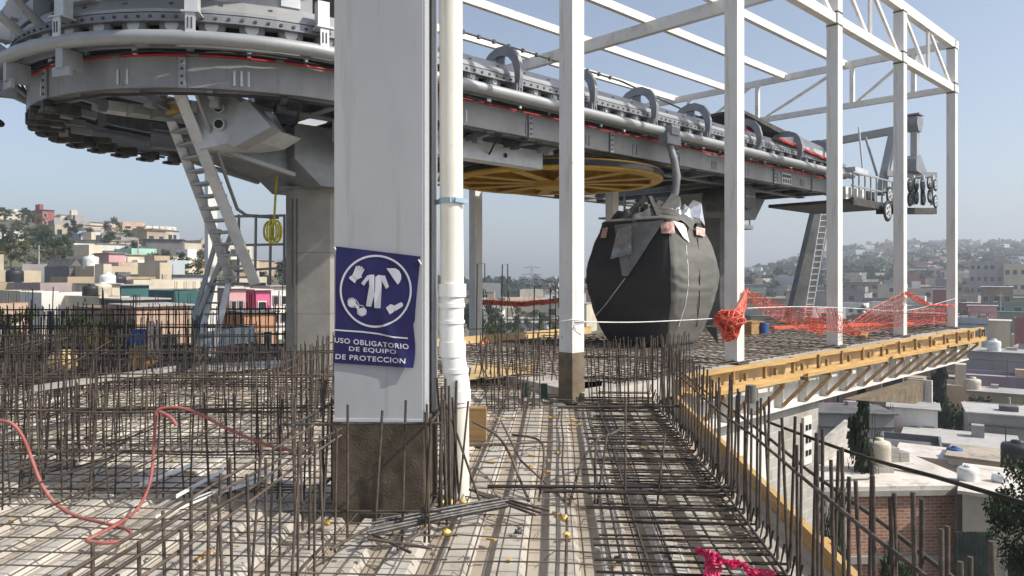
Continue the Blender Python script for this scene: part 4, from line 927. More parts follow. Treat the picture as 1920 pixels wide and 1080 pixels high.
def pillars():
    for s, w_, z1, lab, zb in ((-.75, 1.05, 3.06, 'octagonal concrete pillar carrying the machinery beside the ladder', -.1), (12.4, 1.0, 3.3, 'concrete pillar carrying the machinery behind the netting ball', -.1)):
        c = L(s, 5.1); root = thing('concrete_pillar', lab, 'pillar', tuple(c))
        mb = MB(); q = .22; h = w_/2
        P = [(h, h-q), (h-q, h), (-h+q, h), (-h, h-q), (-h, -h+q), (-h+q, -h), (h-q, -h), (h, -h+q)]
        ax = (ED, RD) if s < 0 else (A, NN)
        for z0, z2 in ((zb, .98), (.985, 2.0), (2.005, z1)):
            mb.prism([c+ax[0]*a_+ax[1]*b_+Z*z0 for a_, b_ in P], Z*(z2-z0))
        mb.build('shaft', 'concrete' if s < 0 else 'concrete_dark', root)
        if s < 0:
            mb = MB()
            for e in (-.33, -.25): mb.tube([c+ED*e-RD*(h+.015)+Z*.1, c+ED*e-RD*(h+.015)+Z*2.9], .009, 5)
            mb.build('conduit', 'dark_steel', root)
            mb = MB(); mb.box(c+Z*(z1+.02), (w_*1.05, w_*1.05, .05), DAX); mb.build('cap_plate', 'galv_mid', root)
pillars()
def mast():
    root = thing('leaning_mast', 'dark grey leaning steel mast with a ladder beyond the slab', 'mast', tuple(px(1505, 620, 31)))
    y = 31; mb = MB(); V = []
    a0, a1, b1, b0 = px(1474, 640, y), px(1530, 388, y+1), px(1560, 388, y+1), px(1528, 640, y)
    mb.prism([a0-Z*9+Vector((-2.2, 0, 0)), a1, b1, b0-Z*9+Vector((-2.0, 0, 0))], Vector((.2, 1.1, 0))); mb.build('shaft', 'mast_grey', root)
    mb = MB()
    for du in (0, 14):
        mb.tube([px(1500+du, 640, y-.35), px(1541+du, 392, y+.6)], .025, 5)
    for k in range(22):
        f_ = k/22; p = px(1500, 640, y-.35).lerp(px(1541, 392, y+.6), f_); mb.tube([p, p+Vector((14/F*y, 0, 0))], .02, 4)
    mb.build('ladder', 'galv_light', root)
    mb = MB(); p = px(1552, 464, y-.5); mb.prism([p, p+Vector((.2, 0, .12)), p+Vector((.32, 0, -.1)), p+Vector((.14, 0, -.2))], Vector((0, .02, 0))); mb.build('white_patch', 'tape', root)
mast()

# ------------------------------------------------------------------ ladder, guard rail, strap
def ladder():
    root = thing('steel_ladder', 'steep galvanised step ladder rising from a folding stand to the machinery', 'ladder', tuple(px(420, 640, 12.3)))
    y0, y1 = 11.9, 12.5
    def rail(nm, a_, b_, ya, yb, w_, h_, m='galv_light'): mb = MB(); mb.beam(px(*a_, ya), px(*b_, yb), w_, h_, (0, 1, 0)); return mb.build(nm, m, root)
    rail('side_rail', (327, 150), (478, 532), 9.95, 11.7, .16, .05)
    rail('side_rail', (297, 160), (436, 532), 10.4, 12.2, .14, .05)
    n = 16
    for k in range(n):
        f_ = (k+.4)/n; p = px(331, 150, 9.98).lerp(px(478, 532, 11.72), f_); q = px(301, 160, 10.4).lerp(px(436, 532, 12.2), f_)
        mb = MB(); mb.beam(p, q, .20, .035); mb.build('step', 'galv', root)
    mb = MB(); mb.tube([px(362, 160, 9.9), px(400, 262, 10.5), px(428, 345, 11.2), px(445, 392, 11.7), px(462, 404, 12.2), px(522, 408, 12.6)], .028, 8); mb.build('hand_rail', 'galv', root)
    for a_, b_, y in (((440, 425), (372, 590), 12.6), ((412, 430), (362, 600), 13.0), ((404, 440), (428, 530), 12.3)): rail('stand_leg', a_, b_, y, y-.2, .07, .05, 'galv')
    rail('lower_rail', (432, 520), (396, 668), 12.2, 12.0, .09, .05); rail('lower_rail', (402, 520), (369, 668), 12.6, 12.3, .09, .05)
    for k in range(7):
        f_ = (k+.3)/7; p = px(432, 520, 12.2).lerp(px(396, 668, 12.0), f_); q = px(402, 520, 12.6).lerp(px(369, 668, 12.3), f_); mb = MB(); mb.beam(p, q, .07, .03); mb.build('rung', 'galv_mid', root)
    mb = MB(); mb.beam(px(405, 532, 12.6), px(480, 533, 12.3), .5, .05); mb.build('platform', 'galv_mid', root)
    for u in (448, 480, 508, 533):
        mb = MB(); mb.tube([px(u, 402, 12.8), px(u-2 if u < 520 else u, 535, 12.8)], .024, 6); mb.build('rail_post', 'galv', root)
    for v in (406, 460, 508): mb = MB(); mb.tube([px(440, v, 12.8), px(535, v-(6 if v > 500 else 2), 12.8)], .024, 6); mb.build('cross_rail', 'galv', root)
ladder()
def strap():
    mb = MB(); y = 12.0
    P = [px(527, 245, y), px(522, 300, y), px(517, 360, y), px(514, 412, y)]
    for p, q in zip(P, P[1:]): mb.beam(p, q, .035, .012, (0, 1, 0))
    for k, (du, r) in enumerate(((0, 22), (5, 16), (-6, 18), (9, 20))):
        Q = [px(510+du+9*cos(x), 434+r*sin(x), y-.05+.02*k) for x in [2*pi*i/14 for i in range(15)]]
        mb.tube(Q, .020, 5, 0, False)
    tag(mb.build('yellow_strap', 'yellow_strap', loc=tuple(P[-1])), 'yellow lifting strap hanging from the machinery over the guard rail', 'strap')
strap()

# ------------------------------------------------------------------ covered cabin
def gondola():
    G = L(5.56, 2.72); base = .17
    root = thing('cable_car_cabin', 'cable car cabin wrapped in black covers hanging from the track', 'cable car cabin', tuple(G+Z*base))
    lv = [(.17, .40, .52), (.24, .58, .78), (.45, .66, .90), (.85, .80, 1.05), (1.25, .90, 1.15), (1.55, .94, 1.18), (1.85, .92, 1.16), (2.25, .82, 1.06), (2.6, .70, .96), (2.74, .66, .92)]
    def ring(z, ha, hn, n=80, grow=0):
        P = []
        for i in range(n):
            t = 2*pi*i/n; c, s_ = cos(t), sin(t); e = .34
            a_ = (abs(c)**e)*(1 if c > 0 else -1)*(ha+grow); b_ = (abs(s_)**e)*(1 if s_ > 0 else -1)*(hn+grow)
            q_ = Vector((cos(t)*1.6, sin(t)*1.6, z*1.3)); nz = mnoise.noise(q_*1.7); n2 = mnoise.noise(q_*4.1+Vector((3, 1, 7)))
            wr = .028*nz+.012*n2+.011*sin(z*30+nz*7+2*t)*math.exp(-((z-1.42)/.30)**2)*(.5+.5*sin(t*3+1))
            P.append(G+A*(a_*(1+wr))+NN*(b_*(1+wr))+Z*z)
        return P
    def loft(nm, levels, m, sel=None, grow=0, n=80):
        mb = MB(); zs = []
        for q in range(len(levels)-1):
            p0, p1, p2, p3 = levels[max(q-1, 0)], levels[q], levels[q+1], levels[min(q+2, len(levels)-1)]
            for k in range(9):
                x = k/9; zs.append((p1[0]+(p2[0]-p1[0])*x,)+tuple(.5*(2*p1[i]+(p2[i]-p0[i])*x+(2*p0[i]-5*p1[i]+4*p2[i]-p3[i])*x*x+(3*p1[i]-p0[i]-3*p2[i]+p3[i])*x**3) for i in (1, 2)))
        zs.append(levels[-1]); V = []
        for z, a_, b_ in zs: V += ring(z, a_, b_, n, grow)
        Fc = []
        for i in range(len(zs)-1):
            for k in range(n):
                if sel is None or sel(k, n): Fc.append((i*n+k, i*n+(k+1) % n, (i+1)*n+(k+1) % n, (i+1)*n+k))
        mb.add(V, Fc, 0, True)
        if sel is None: mb.add(V[:n], [tuple(range(n))[::-1]]); mb.add(V[-n:], [tuple(range(n))])
        return mb.build(nm, m, root)
    loft('cover', lv, 'cover')
    # sunlight painted as lighter cloth on the end that faces the columns (normal = -NN side)
    loft('sunlit_end_cover', lv[:-1], 'cover_grey', lambda k, n: .62 < k/n < .905, .014)
    loft('roof_cap', [(2.70, .66, .93), (2.78, .62, .88), (2.86, .4, .6)], 'cover_grey')
    for nm, m_, ca, cb, ra, rb, hh, sd in (('cloth_heap', 'cover_grey', 0, -.15, .66, .86, .20, 3), ('cloth_heap', 'cover', -.12, .38, .52, .58, .17, 5), ('foil_heap', 'silver', .05, -.60, .48, .34, .17, 8)):
        mb = MB(); V = []; n = 54; q = 16; rnd = random.Random(sd)
        ph = [rnd.uniform(0, 6) for _ in range(4)]
        for j in range(q+1):
            rr = j/q
            for i in range(n):
                t = 2*pi*i/n; o_ = Vector((cos(t)*rr*2.2+sd*3, sin(t)*rr*2.2, sd)); k = 1+.22*mnoise.noise(Vector((cos(t)*1.5, sin(t)*1.5, sd*2)))
                fold = mnoise.noise(o_)*.16+mnoise.noise(o_*2.7)*.08+mnoise.noise(o_*6)*.03
                drop = max(0, rr-.72)/.28; V.append(G+A*(ca+ra*rr*k*cos(t))+NN*(cb+rb*rr*k*sin(t))+Z*(2.80+hh*(1-rr**2.2)+fold*(1.1-.4*rr)-drop*(.12+.22*max(0, mnoise.noise(Vector((cos(t)*2, sin(t)*2, sd+5)))))))
        mb.add(V, [(j*n+i, (j+1)*n+i, (j+1)*n+(i+1) % n, j*n+(i+1) % n) for j in range(q) for i in range(n)], 0, True); mb.build(nm, m_, root)
    def onside(u, v, off=.03):      # point on the wide left-facing side at a photo pixel
        k = (u-960)/F; d = Vector((k, 1, -(v-HV)/F)); z = None; p = None; tt = 13.5
        for it in range(400):
            p = Vector((0, 0, H))+d*tt; q = p-G; a_ = q.dot(A); b_ = q.dot(NN)
            if .17 <= p.z <= 2.9:
                ha = lerp_tab([x[0] for x in lv], [x[1] for x in lv], p.z)+off; hb = lerp_tab([x[0] for x in lv], [x[2] for x in lv], p.z)+off
                if (abs(a_)/ha)**5.9+(abs(b_)/hb)**5.9 <= 1: return p
            tt += .01
        return px(u, v, 14.6)
    def patch(nm, pts, m, off=.03, sub=5):
        # quad patch following the side
        (a0, a1, b1, b0) = pts; sub = sub+4; mb = MB(); V = []
        for j in range(sub+1):
            for i in range(sub+1):
                f_, g_ = i/sub, j/sub
                u = (a0[0]*(1-f_)+a1[0]*f_)*(1-g_)+(b0[0]*(1-f_)+b1[0]*f_)*g_; v = (a0[1]*(1-f_)+a1[1]*f_)*(1-g_)+(b0[1]*(1-f_)+b1[1]*f_)*g_
                V.append(onside(u, v, off+.035*mnoise.noise(Vector((u*.05, v*.05, off*30))))+Z*random.uniform(-.006, .006))
        Fc = [(j*(sub+1)+i, (j+1)*(sub+1)+i, (j+1)*(sub+1)+i+1, j*(sub+1)+i+1) for j in range(sub) for i in range(sub)]
        mb.add(V, Fc, 0, True); return mb.build(nm, m, root)
    patch('open_flap', ((1152, 422), (1246, 412), (1177, 518), (1166, 517)), 'flap_grey', .06)
    patch('silver_lining', ((1158, 430), (1184, 422), (1184, 476), (1144, 486)), 'silver', .10)
    patch('flap_fold', ((1182, 424), (1192, 428), (1180, 490), (1178, 480)), 'cover_grey', .085)
    patch('label_patch', ((1238, 417), (1263, 415), (1266, 437), (1240, 437)), 'pinkpatch', .05, 3)
    patch('label_patch', ((1305, 425), (1322, 428), (1322, 443), (1306, 440)), 'pinkpatch', .05, 3)
    patch('label_patch', ((1130, 428), (1140, 426), (1136, 446), (1126, 446)), 'pinkpatch', .05, 3)
    patch('white_tape', ((1262, 414), (1285, 420), (1293, 455), (1282, 446)), 'tape', .06, 4)
    def seam(nm, pts, m, r=.012, off=.035):
        mb = MB(); mb.tube([onside(*p, off) for p in pts], r, 5); mb.build(nm, m, root)
    seam('zip_seam', ((1172, 522), (1155, 545), (1135, 572), (1117, 592)), 'silver')
    seam('piping', ((1286, 460), (1290, 500), (1290, 540), (1284, 575), (1272, 612)), 'tape', .010)
    seam('zip_seam', ((1308, 445), (1312, 520), (1311, 570), (1306, 612)), 'black', .010)
    # step and bumper under the end
    mb = MB(); mb.box(G-NN*.72+Z*.18, (.9, .5, .10), SAX); mb.box(G-NN*.95+Z*.20, (.8, .06, .05), SAX); mb.build('step', 'dark_steel', root)
    mb = MB(); q = onside(1322, 612); mb.prism([q, q+Vector((.22, -.05, -.02)), q+Vector((.25, -.05, -.36))], Vector((.02, .02, 0))); mb.build('torn_corner', 'cover', root)
    # suspension
    mb = MB(); mb.box(G+Z*2.97, (1.0, .12, .12), SAX); mb.box(G+A*.25+Z*3.05, (.3, .3, .25), SAX); mb.build('roof_frame', 'dark_steel', root)
    for a0, b0, a1, b1 in ((.45, .5, .1, .05), (-.45, .5, -.1, .05), (.45, -.5, .1, -.05), (-.45, -.5, -.1, -.05)):
        mb = MB(); mb.beam(G+A*a0+NN*b0+Z*2.8, G+A*a1+NN*b1+Z*3.25, .08, .08); mb.build('suspension_bar', 'dark_steel', root)
    yy = 15.35
    P = [(1238, 398, .1), (1256, 382, .05), (1266, 360, 0), (1269, 330, -.02), (1264, 300, -.05), (1257, 275, -.08), (1252, 258, -.02)]
    mb = MB(); Q = [px(u, v, yy+d) for u, v, d in P]
    mb.tube(Q, [.07, .08, .085, .085, .08, .075, .07], 10); mb.build('hanger_arm', 'galv_mid', root)
    mb = MB(); c = px(1256, 262, 15.25); mb.box(c, (.5, .22, .22), SAX); mb.box(c+Z*.18, (.3, .3, .2), SAX); mb.build('grip', 'galv_mid', root)
    for u, v, a_ in ((1215, 400, .2), (1240, 388, .1), (1280, 400, .3)):
        mb = MB(); c = px(u, v, 15.2); mb.prism([c, c+Vector((.22, 0, .28)), c+Vector((.4, .05, .22)), c+Vector((.48, .05, -.25)), c+Vector((.36, 0, -.12))], Vector((.05, .2, 0))); mb.build('loose_cover', 'cover_grey' if u < 1270 else 'silver', root)
    mb = MB(); c = px(1216, 396, 15.0); mb.box(c, (.22, .12, .28), SAX); mb.build('hook_plate', 'dark_steel', root)
gondola()

# ------------------------------------------------------------------ red netting
def net(name, lab, rows, m='net_red', nu=60, r=.006, group='red plastic safety netting', cell=1):
    # rows: list of polylines (3D), top to bottom; makes a mesh of knotted strands with real thickness
    def samp(P, n):
        d = [0]
        for a_, b_ in zip(P, P[1:]): d.append(d[-1]+(Vector(b_)-Vector(a_)).length)
        out = []
        for i in range(n):
            x = d[-1]*i/(n-1)
            for k in range(len(P)-1):
                if x <= d[k+1]+1e-9:
                    f_ = (x-d[k])/max(1e-9, d[k+1]-d[k]); out.append(Vector(P[k]).lerp(Vector(P[k+1]), f_)); break
        return out
    S0 = [samp(R, nu) for R in rows]; G_ = []
    sub = cell
    for R0, R1 in zip(S0, S0[1:]):
        for k in range(sub): G_.append([p.lerp(q, k/sub) for p, q in zip(R0, R1)])
    G_.append(S0[-1])
    for row in G_:
        for p in row: p += Vector((random.gauss(0, .009), random.gauss(0, .012), random.gauss(0, .009)))
    mb = MB()
    for j, row in enumerate(G_): mb.tube(row, r*(1.5 if j in (0, len(G_)-1) else 1), 3, 0, False, False)
    for i in range(nu): mb.tube([row[i] for row in G_], r, 3, 0, False, False)
    return tag(mb.build(name, m, loc=tuple(G_[-1][nu//2])), lab, 'netting', group)
def np_(u, v, t):    # point on plane t=const in front of the columns
    k = (u-960)/F; y = (t+NN.dot(O))/(NN.x*k+NN.y); return Vector((k*y, y, H-(v-HV)/F*y))
net('safety_net', 'red netting drooping from the ball column to the ladder mast', [[np_(1398, 541, -.15), np_(1450, 565, -.15), np_(1510, 590, -.15), np_(1545, 612, -.15)],
    [np_(1399, 552, -.15), np_(1450, 580, -.15), np_(1505, 605, -.15), np_(1545, 622, -.15)], [np_(1399, 560, -.15), np_(1440, 590, -.15), np_(1500, 616, -.15), np_(1540, 628, -.15)]], nu=46, r=.0056, cell=3)
net('safety_net', 'red netting spread across the slab from mast to column where it peaks', [[np_(1500, 578, -.25), np_(1560, 578, -.25), np_(1590, 610, -.25), np_(1640, 575, -.25), np_(1697, 547, -.25)],
    [np_(1515, 600, -.25), np_(1560, 605, -.25), np_(1600, 618, -.25), np_(1650, 596, -.25), np_(1694, 580, -.25)], [np_(1520, 618, -.25), np_(1570, 622, -.25), np_(1605, 630, -.25), np_(1650, 617, -.25), np_(1692, 612, -.25)]], nu=74, r=.0052, cell=3)
net('safety_net', 'red netting rolled from its peak to the last white column', [[np_(1697, 547, -.22), np_(1720, 556, -.22), np_(1745, 571, -.22), np_(1790, 572, -.22)], [np_(1697, 552, -.22), np_(1720, 566, -.22), np_(1740, 573, -.22), np_(1790, 573, -.22)]], nu=34, r=.009, cell=4)
net('safety_net', 'red netting hanging between the last two white columns', [[np_(1700, 582, .1), np_(1740, 580, .1), np_(1782, 578, .1)], [np_(1700, 598, .1), np_(1740, 596, .1), np_(1780, 594, .1)], [np_(1700, 612, .1), np_(1740, 607, .1), np_(1780, 605, .1)]], nu=40, r=.0056, cell=4)
def netball():
    mb = MB(); c = np_(1368, 606, -.25)
    for k in range(46):
        P = []; a_ = random.uniform(0, 6.28); b_ = random.uniform(-1, 1); d = Vector((cos(a_)*sqrt(1-b_*b_), sin(a_)*sqrt(1-b_*b_), b_)); e = d.orthogonal().normalized(); g = d.cross(e); R = random.uniform(.12, .27)
        for i in range(15):
            t = 2*pi*i/14; q = (e*cos(t)+g*sin(t))*R+d*random.uniform(-.05, .05)
            if q.z < -.02: q.x *= .65; q.y *= .65; q.z *= 1.35
            P.append(c+q)
        mb.tube(P, .0105, 4, 0, False, False)
    for k in range(14):
        mb.tube([c+Vector((random.uniform(-.05, .2), -.05, .1)), np_(1390+random.uniform(-6, 10), 570, -.2), np_(1398+random.uniform(-4, 4), 545, -.16)], .009, 4, 0, False, False)
    tag(mb.build('safety_net', 'net_red', loc=tuple(c)), 'ball of bundled red netting tied to a white column beside the cabin', 'netting', 'red plastic safety netting')
netball()
net('safety_net', 'band of red netting strung far behind left of the brown footed column', [[px(905, 563, 19.8), px(980, 567, 19.2), px(1055, 559, 18.6)], [px(905, 570, 19.8), px(980, 574, 19.2), px(1055, 566, 18.6)]], nu=70, r=.016, cell=4)
net('pink_net', 'bright pink netting scrap lying on the dense bars at the bottom edge', [[pg(1305, 1030, .16), pg(1345, 1042, .2), pg(1390, 1056, .16), pg(1415, 1075, .14), pg(1450, 1075, .18)], [pg(1310, 1038, .14), pg(1345, 1052, .18), pg(1395, 1064, .15), pg(1410, 1085, .12), pg(1445, 1085, .15)]], 'net_pink', 60, .0055, None, 4)
net('pink_net', 'torn pink netting strip hanging below the pink scrap', [[pg(1322, 1042, .16), pg(1350, 1048, .16)], [pg(1322, 1100, .08), pg(1352, 1100, .08)]], 'net_pink', 8, .006, None, 9)
bar('rope', 'thin rope tied from the brown footed column to the netting ball', [px(1078, 603, 9.2), px(1200, 604, 10.2), px(1345, 597, 11.9)], .008, 'tape', 'rope', None, 5)
bar('rope', 'thin rope running past the columns above the red netting', [np_(1400, 578, -.2), np_(1500, 575, -.2), np_(1600, 578, -.2), np_(1700, 582, -.2), np_(1790, 560, -.2)], .008, 'tape', 'rope', None, 5)
bar('rope_knot', 'loose wire ends knotted around the brown footed column', [px(1048, 604, 9.25), px(1075, 600, 9.15), px(1096, 604, 9.2), px(1072, 612, 9.15), px(1090, 628, 9.1)], .01, 'tape', 'wire', None, 5)

# ------------------------------------------------------------------ hose and loose site things
bar('red_hose', 'faded red hose looping over the rebars on the left', [px(-15, 788, 4.9), px(20, 793, 4.85), px(42, 818, 4.85), px(60, 862, 4.85), px(78, 908, 4.8), px(105, 945, 4.75), pg(145, 968, .06), pg(195, 981, .06), pg(232, 990, .06), pg(246, 1002, .07), pg(228, 1014, .06), pg(192, 1018, .06), pg(163, 1014, .06), pg(182, 1003, .07), pg(218, 984, .07), pg(252, 960, .08), px(273, 928, 5.0), px(284, 890, 5.1), px(289, 830, 5.15), px(292, 790, 5.17), px(297, 768, 5.18), px(330, 764, 5.2), px(365, 772, 5.2), px(420, 800, 5.2), px(500, 834, 5.2), px(590, 853, 5.1)], .0110, 'hose', 'hose', None, 8)
bar('red_hose', 'short red hose tail beside the top of the looped hose', [px(300, 772, 5.15), px(312, 778, 5.12), px(322, 785, 5.1), px(331, 798, 5.1)], .0125, 'hose', 'hose', None, 8)
def plank(name, lab, P, th, m, cat, group=None):
    mb = MB(); mb.prism([Vector(p) for p in P], Z*th); return tag(mb.build(name, m, loc=tuple(P[0])), lab, cat, group)
for k, (a_, b_, wd, lab) in enumerate((((262, 908), (365, 868), 5, 'white strip lying on the deck beside the hose drop'), ((330, 930), (420, 880), 5, 'white strip second from the hose drop'), ((350, 942), (505, 880), 6, 'longest white strip lying toward the grey column'), ((292, 970), (400, 925), 4, 'white strip nearest the hose loop'), ((410, 922), (530, 890), 4, 'white strip nearest the grey column'))):
    plank('plastic_strip', lab, [pg(a_[0], a_[1]+wd, .075), pg(a_[0], a_[1], .075), pg(b_[0], b_[1], .075), pg(b_[0], b_[1]+wd, .075)], .012, 'pvc_white', 'strip', 'white strips on the deck')
plank('plywood_sheet', 'yellow plywood sheet lying flat behind the white pipe', [pg(880, 712, .15), pg(885, 688, .15), pg(1005, 683, .15), pg(1000, 700, .15)], .03, 'ply', 'plywood')
plank('plywood_sheet', 'small yellow plywood offcut right of the brown footed column', [pg(1094, 733, .1), pg(1094, 720, .1), pg(1130, 718, .1), pg(1128, 728, .1)], .03, 'ply', 'plywood')
def woodblock():
    mb = MB(); c = pg(893, 830, 0); mb.box(c+Z*.17, (.12, .2, .34), (RD, ED, Z)); tag(mb.build('wood_block', 'wood_dark', loc=tuple(c)), 'upright wood block standing right behind the white pipe', 'wood block')
    for u, v, lab in ((983, 745, 'green pipe stub left of two behind the bright deck'), (1020, 748, 'green pipe stub nearer the brown footed column')):
        c = pg(u, v, 0); mb = MB(); mb.tube([c, c+Z*.2], .045, 12); tag(mb.build('pipe_stub', 'green_pipe', loc=tuple(c)), lab, 'pipe stub', 'green pipe stubs')
    for u, v, y, lab in ((903, 644, 11, 'orange cap on the bar tops beside the white pipe'), (913, 641, 11.2, 'orange cap on the bar top farther from the white pipe')):
        c = px(u, v, y); blob('orange_cap', lab, tuple(c), .055, 'orange', 'bar cap', 'orange bar caps', 1)
        mb = MB(); mb.tube([(c.x, c.y, 0), (c.x, c.y, c.z)], .012, 5); tag(mb.build('capped_bar', 'rust', loc=(c.x, c.y, 0)), 'upright bar under the '+lab.replace(' on the bar tops', '').replace(' on the bar top', ''), 'rebar', 'capped bars')
    mb = MB(); c = pg(1072, 610, -.0)
    plank('red_plank', 'long orange red painted plank lying at the back edge of the slab', [L(11.6, 3.0, .13), L(11.6, 3.2, .13), L(16.4, 1.25, .13), L(16.4, 1.05, .13)], .13, 'net_red', 'plank')
    plank('curb_board', 'yellow board along the rear edge of the slab left of the column', [L(1.4, 5.75, .1), L(1.4, 5.8, .1), L(7.6, 6.1, .1), L(7.6, 6.05, .1)], .2, 'ply', 'board')
    plank('timber_chunk', 'small light timber chunk on the slab beside a white column', [pg(1612, 636, .15), pg(1618, 628, .15), pg(1628, 630, .15), pg(1624, 637, .15)], .1, 'wood', 'timber')
    mb = MB(); c = pg(1432, 630, .13); mb.lathe((c.x, c.y, c.z), [(.11, 0), (.13, .3), (.12, .33)], 12); tag(mb.build('barrel', 'tank_blue', loc=tuple(c)), 'dark blue bucket standing at the left end of the red plank', 'bucket')
    mb = MB(); c = pg(1408, 630, .13); mb.box(c+Z*.17, (.6, .35, .34), SAX); mb.box(c+Z*.355, (.64, .39, .03), SAX); tag(mb.build('crate', 'wood_dark', loc=tuple(c)), 'brown crate between the netting ball column and blue bucket', 'crate')
    # shiny wet sheets by the ladder
    plank('plastic_sheet', 'shiny wet sheet on the deck between ladder foot and pillar', [pg(345, 698, .06), pg(380, 684, .06), pg(535, 676, .06), pg(532, 688, .06), pg(420, 698, .06)], .01, 'sheet_shine', 'sheet')
    plank('plank', 'long pale plank lying across bars left of the pillar', [pg(60, 735, .5), pg(62, 728, .5), pg(330, 690, .5), pg(330, 696, .5)], .03, 'concrete', 'plank')
    for u, v, y, c_, lab in ((185, 632, 12.5, 'foam', 'orange yellow bag among the dark rebars on the left'), (268, 668, 10.5, 'wood_dark', 'brown timber block among the dark rebars before the ladder'), (262, 634, 12.2, 'tank_blue', 'blue drum among the dark rebars'), (118, 675, 10.8, 'ply', 'yellow board among the dark rebars on the left')):
        p = px(u, v, y); mb = MB(); mb.lathe((p.x, p.y, p.z-.15), [(.12, 0), (.2, .06), (.19, .2), (.1, .3)], 9); tag(mb.build('site_item', c_, loc=tuple(p)), lab, 'bag' if c_ == 'foam' else 'item')
    mb = MB(); c = px(425, 632, 12.6); mb.box(c, (.9, .35, .26), (Vector((.95, .25, .12)).normalized(), Vector((-.25, .95, 0)).normalized(), Z)); tag(mb.build('toolbox', 'strap_blue', loc=tuple(c)), 'pale blue metal chest beside the ladder foot', 'chest')
    mb = MB()
    for k in range(9): q = px(278+k*2.2, 668, 10.3+.02*k); mb.tube([q, q+Vector((random.uniform(-.05, .05), 0, .5))], .02, 6)
    tag(mb.build('conduit_bundle', 'steel_rod', loc=tuple(px(285, 668, 10.3))), 'bundle of grey conduits standing among the dark rebars', 'conduit')
woodblock()

def debris():
    rnd = random.Random(9); mb = MB()
    for k in range(900):
        if k < 350: p = D(rnd.uniform(-1.6, 1.3), rnd.uniform(1.8, 9), .0)
        else: p = D(rnd.uniform(-7, -1.3), rnd.uniform(1.8, 12), .0)
        a_ = rnd.uniform(0, 6.28); d = Vector((cos(a_), sin(a_), rnd.uniform(-.1, .3)))
        if rnd.random() < .6: l = rnd.uniform(.03, .14); mb.tube([p+Z*.02, p+Z*.03+d*l*.5+Z*rnd.uniform(-.01, .03), p+Z*.015+d*l], .0022, 3, 0, False)
        elif rnd.random() < .5: mb.box(p+Z*.012, (rnd.uniform(.02, .09), rnd.uniform(.015, .04), .012), (d.normalized(), d.cross(Z).normalized(), Z), 1)
        else: r = rnd.uniform(.008, .025); mb.box(p+Z*r*.5, (r*2, r*1.6, r), (d.normalized(), d.cross(Z).normalized(), Z), 2)
    tag(mb.build('site_debris', ['rust_dark', 'wood', 'concrete']), 'scattered wire ends, wood chips and crumbs on the deck', 'debris', kind='stuff')
    for k in range(26):
        x = rnd.uniform(-6.5, -1.7); y = rnd.uniform(3.2, 9.5); a_ = rnd.choice((rnd.gauss(.1, .25), rnd.gauss(1.5, .2))); l = rnd.uniform(.8, 2.4); z0 = rnd.uniform(.08, .5); z1 = rnd.uniform(.08, .75)
        p = Vector((x, y, z0)); q = p+Vector((cos(a_)*l, sin(a_)*l, z1-z0)); m_ = p.lerp(q, .5)+Vector((rnd.gauss(0, .04), rnd.gauss(0, .04), rnd.uniform(-.06, .03)))
        bar('loose_bar', 'loose rusty bar lying across the rebar cages on the left', [p, m_, q], .0065, rnd.choice(('rust', 'rust_dark')), group='loose bars among the left cages', n=5)
debris()

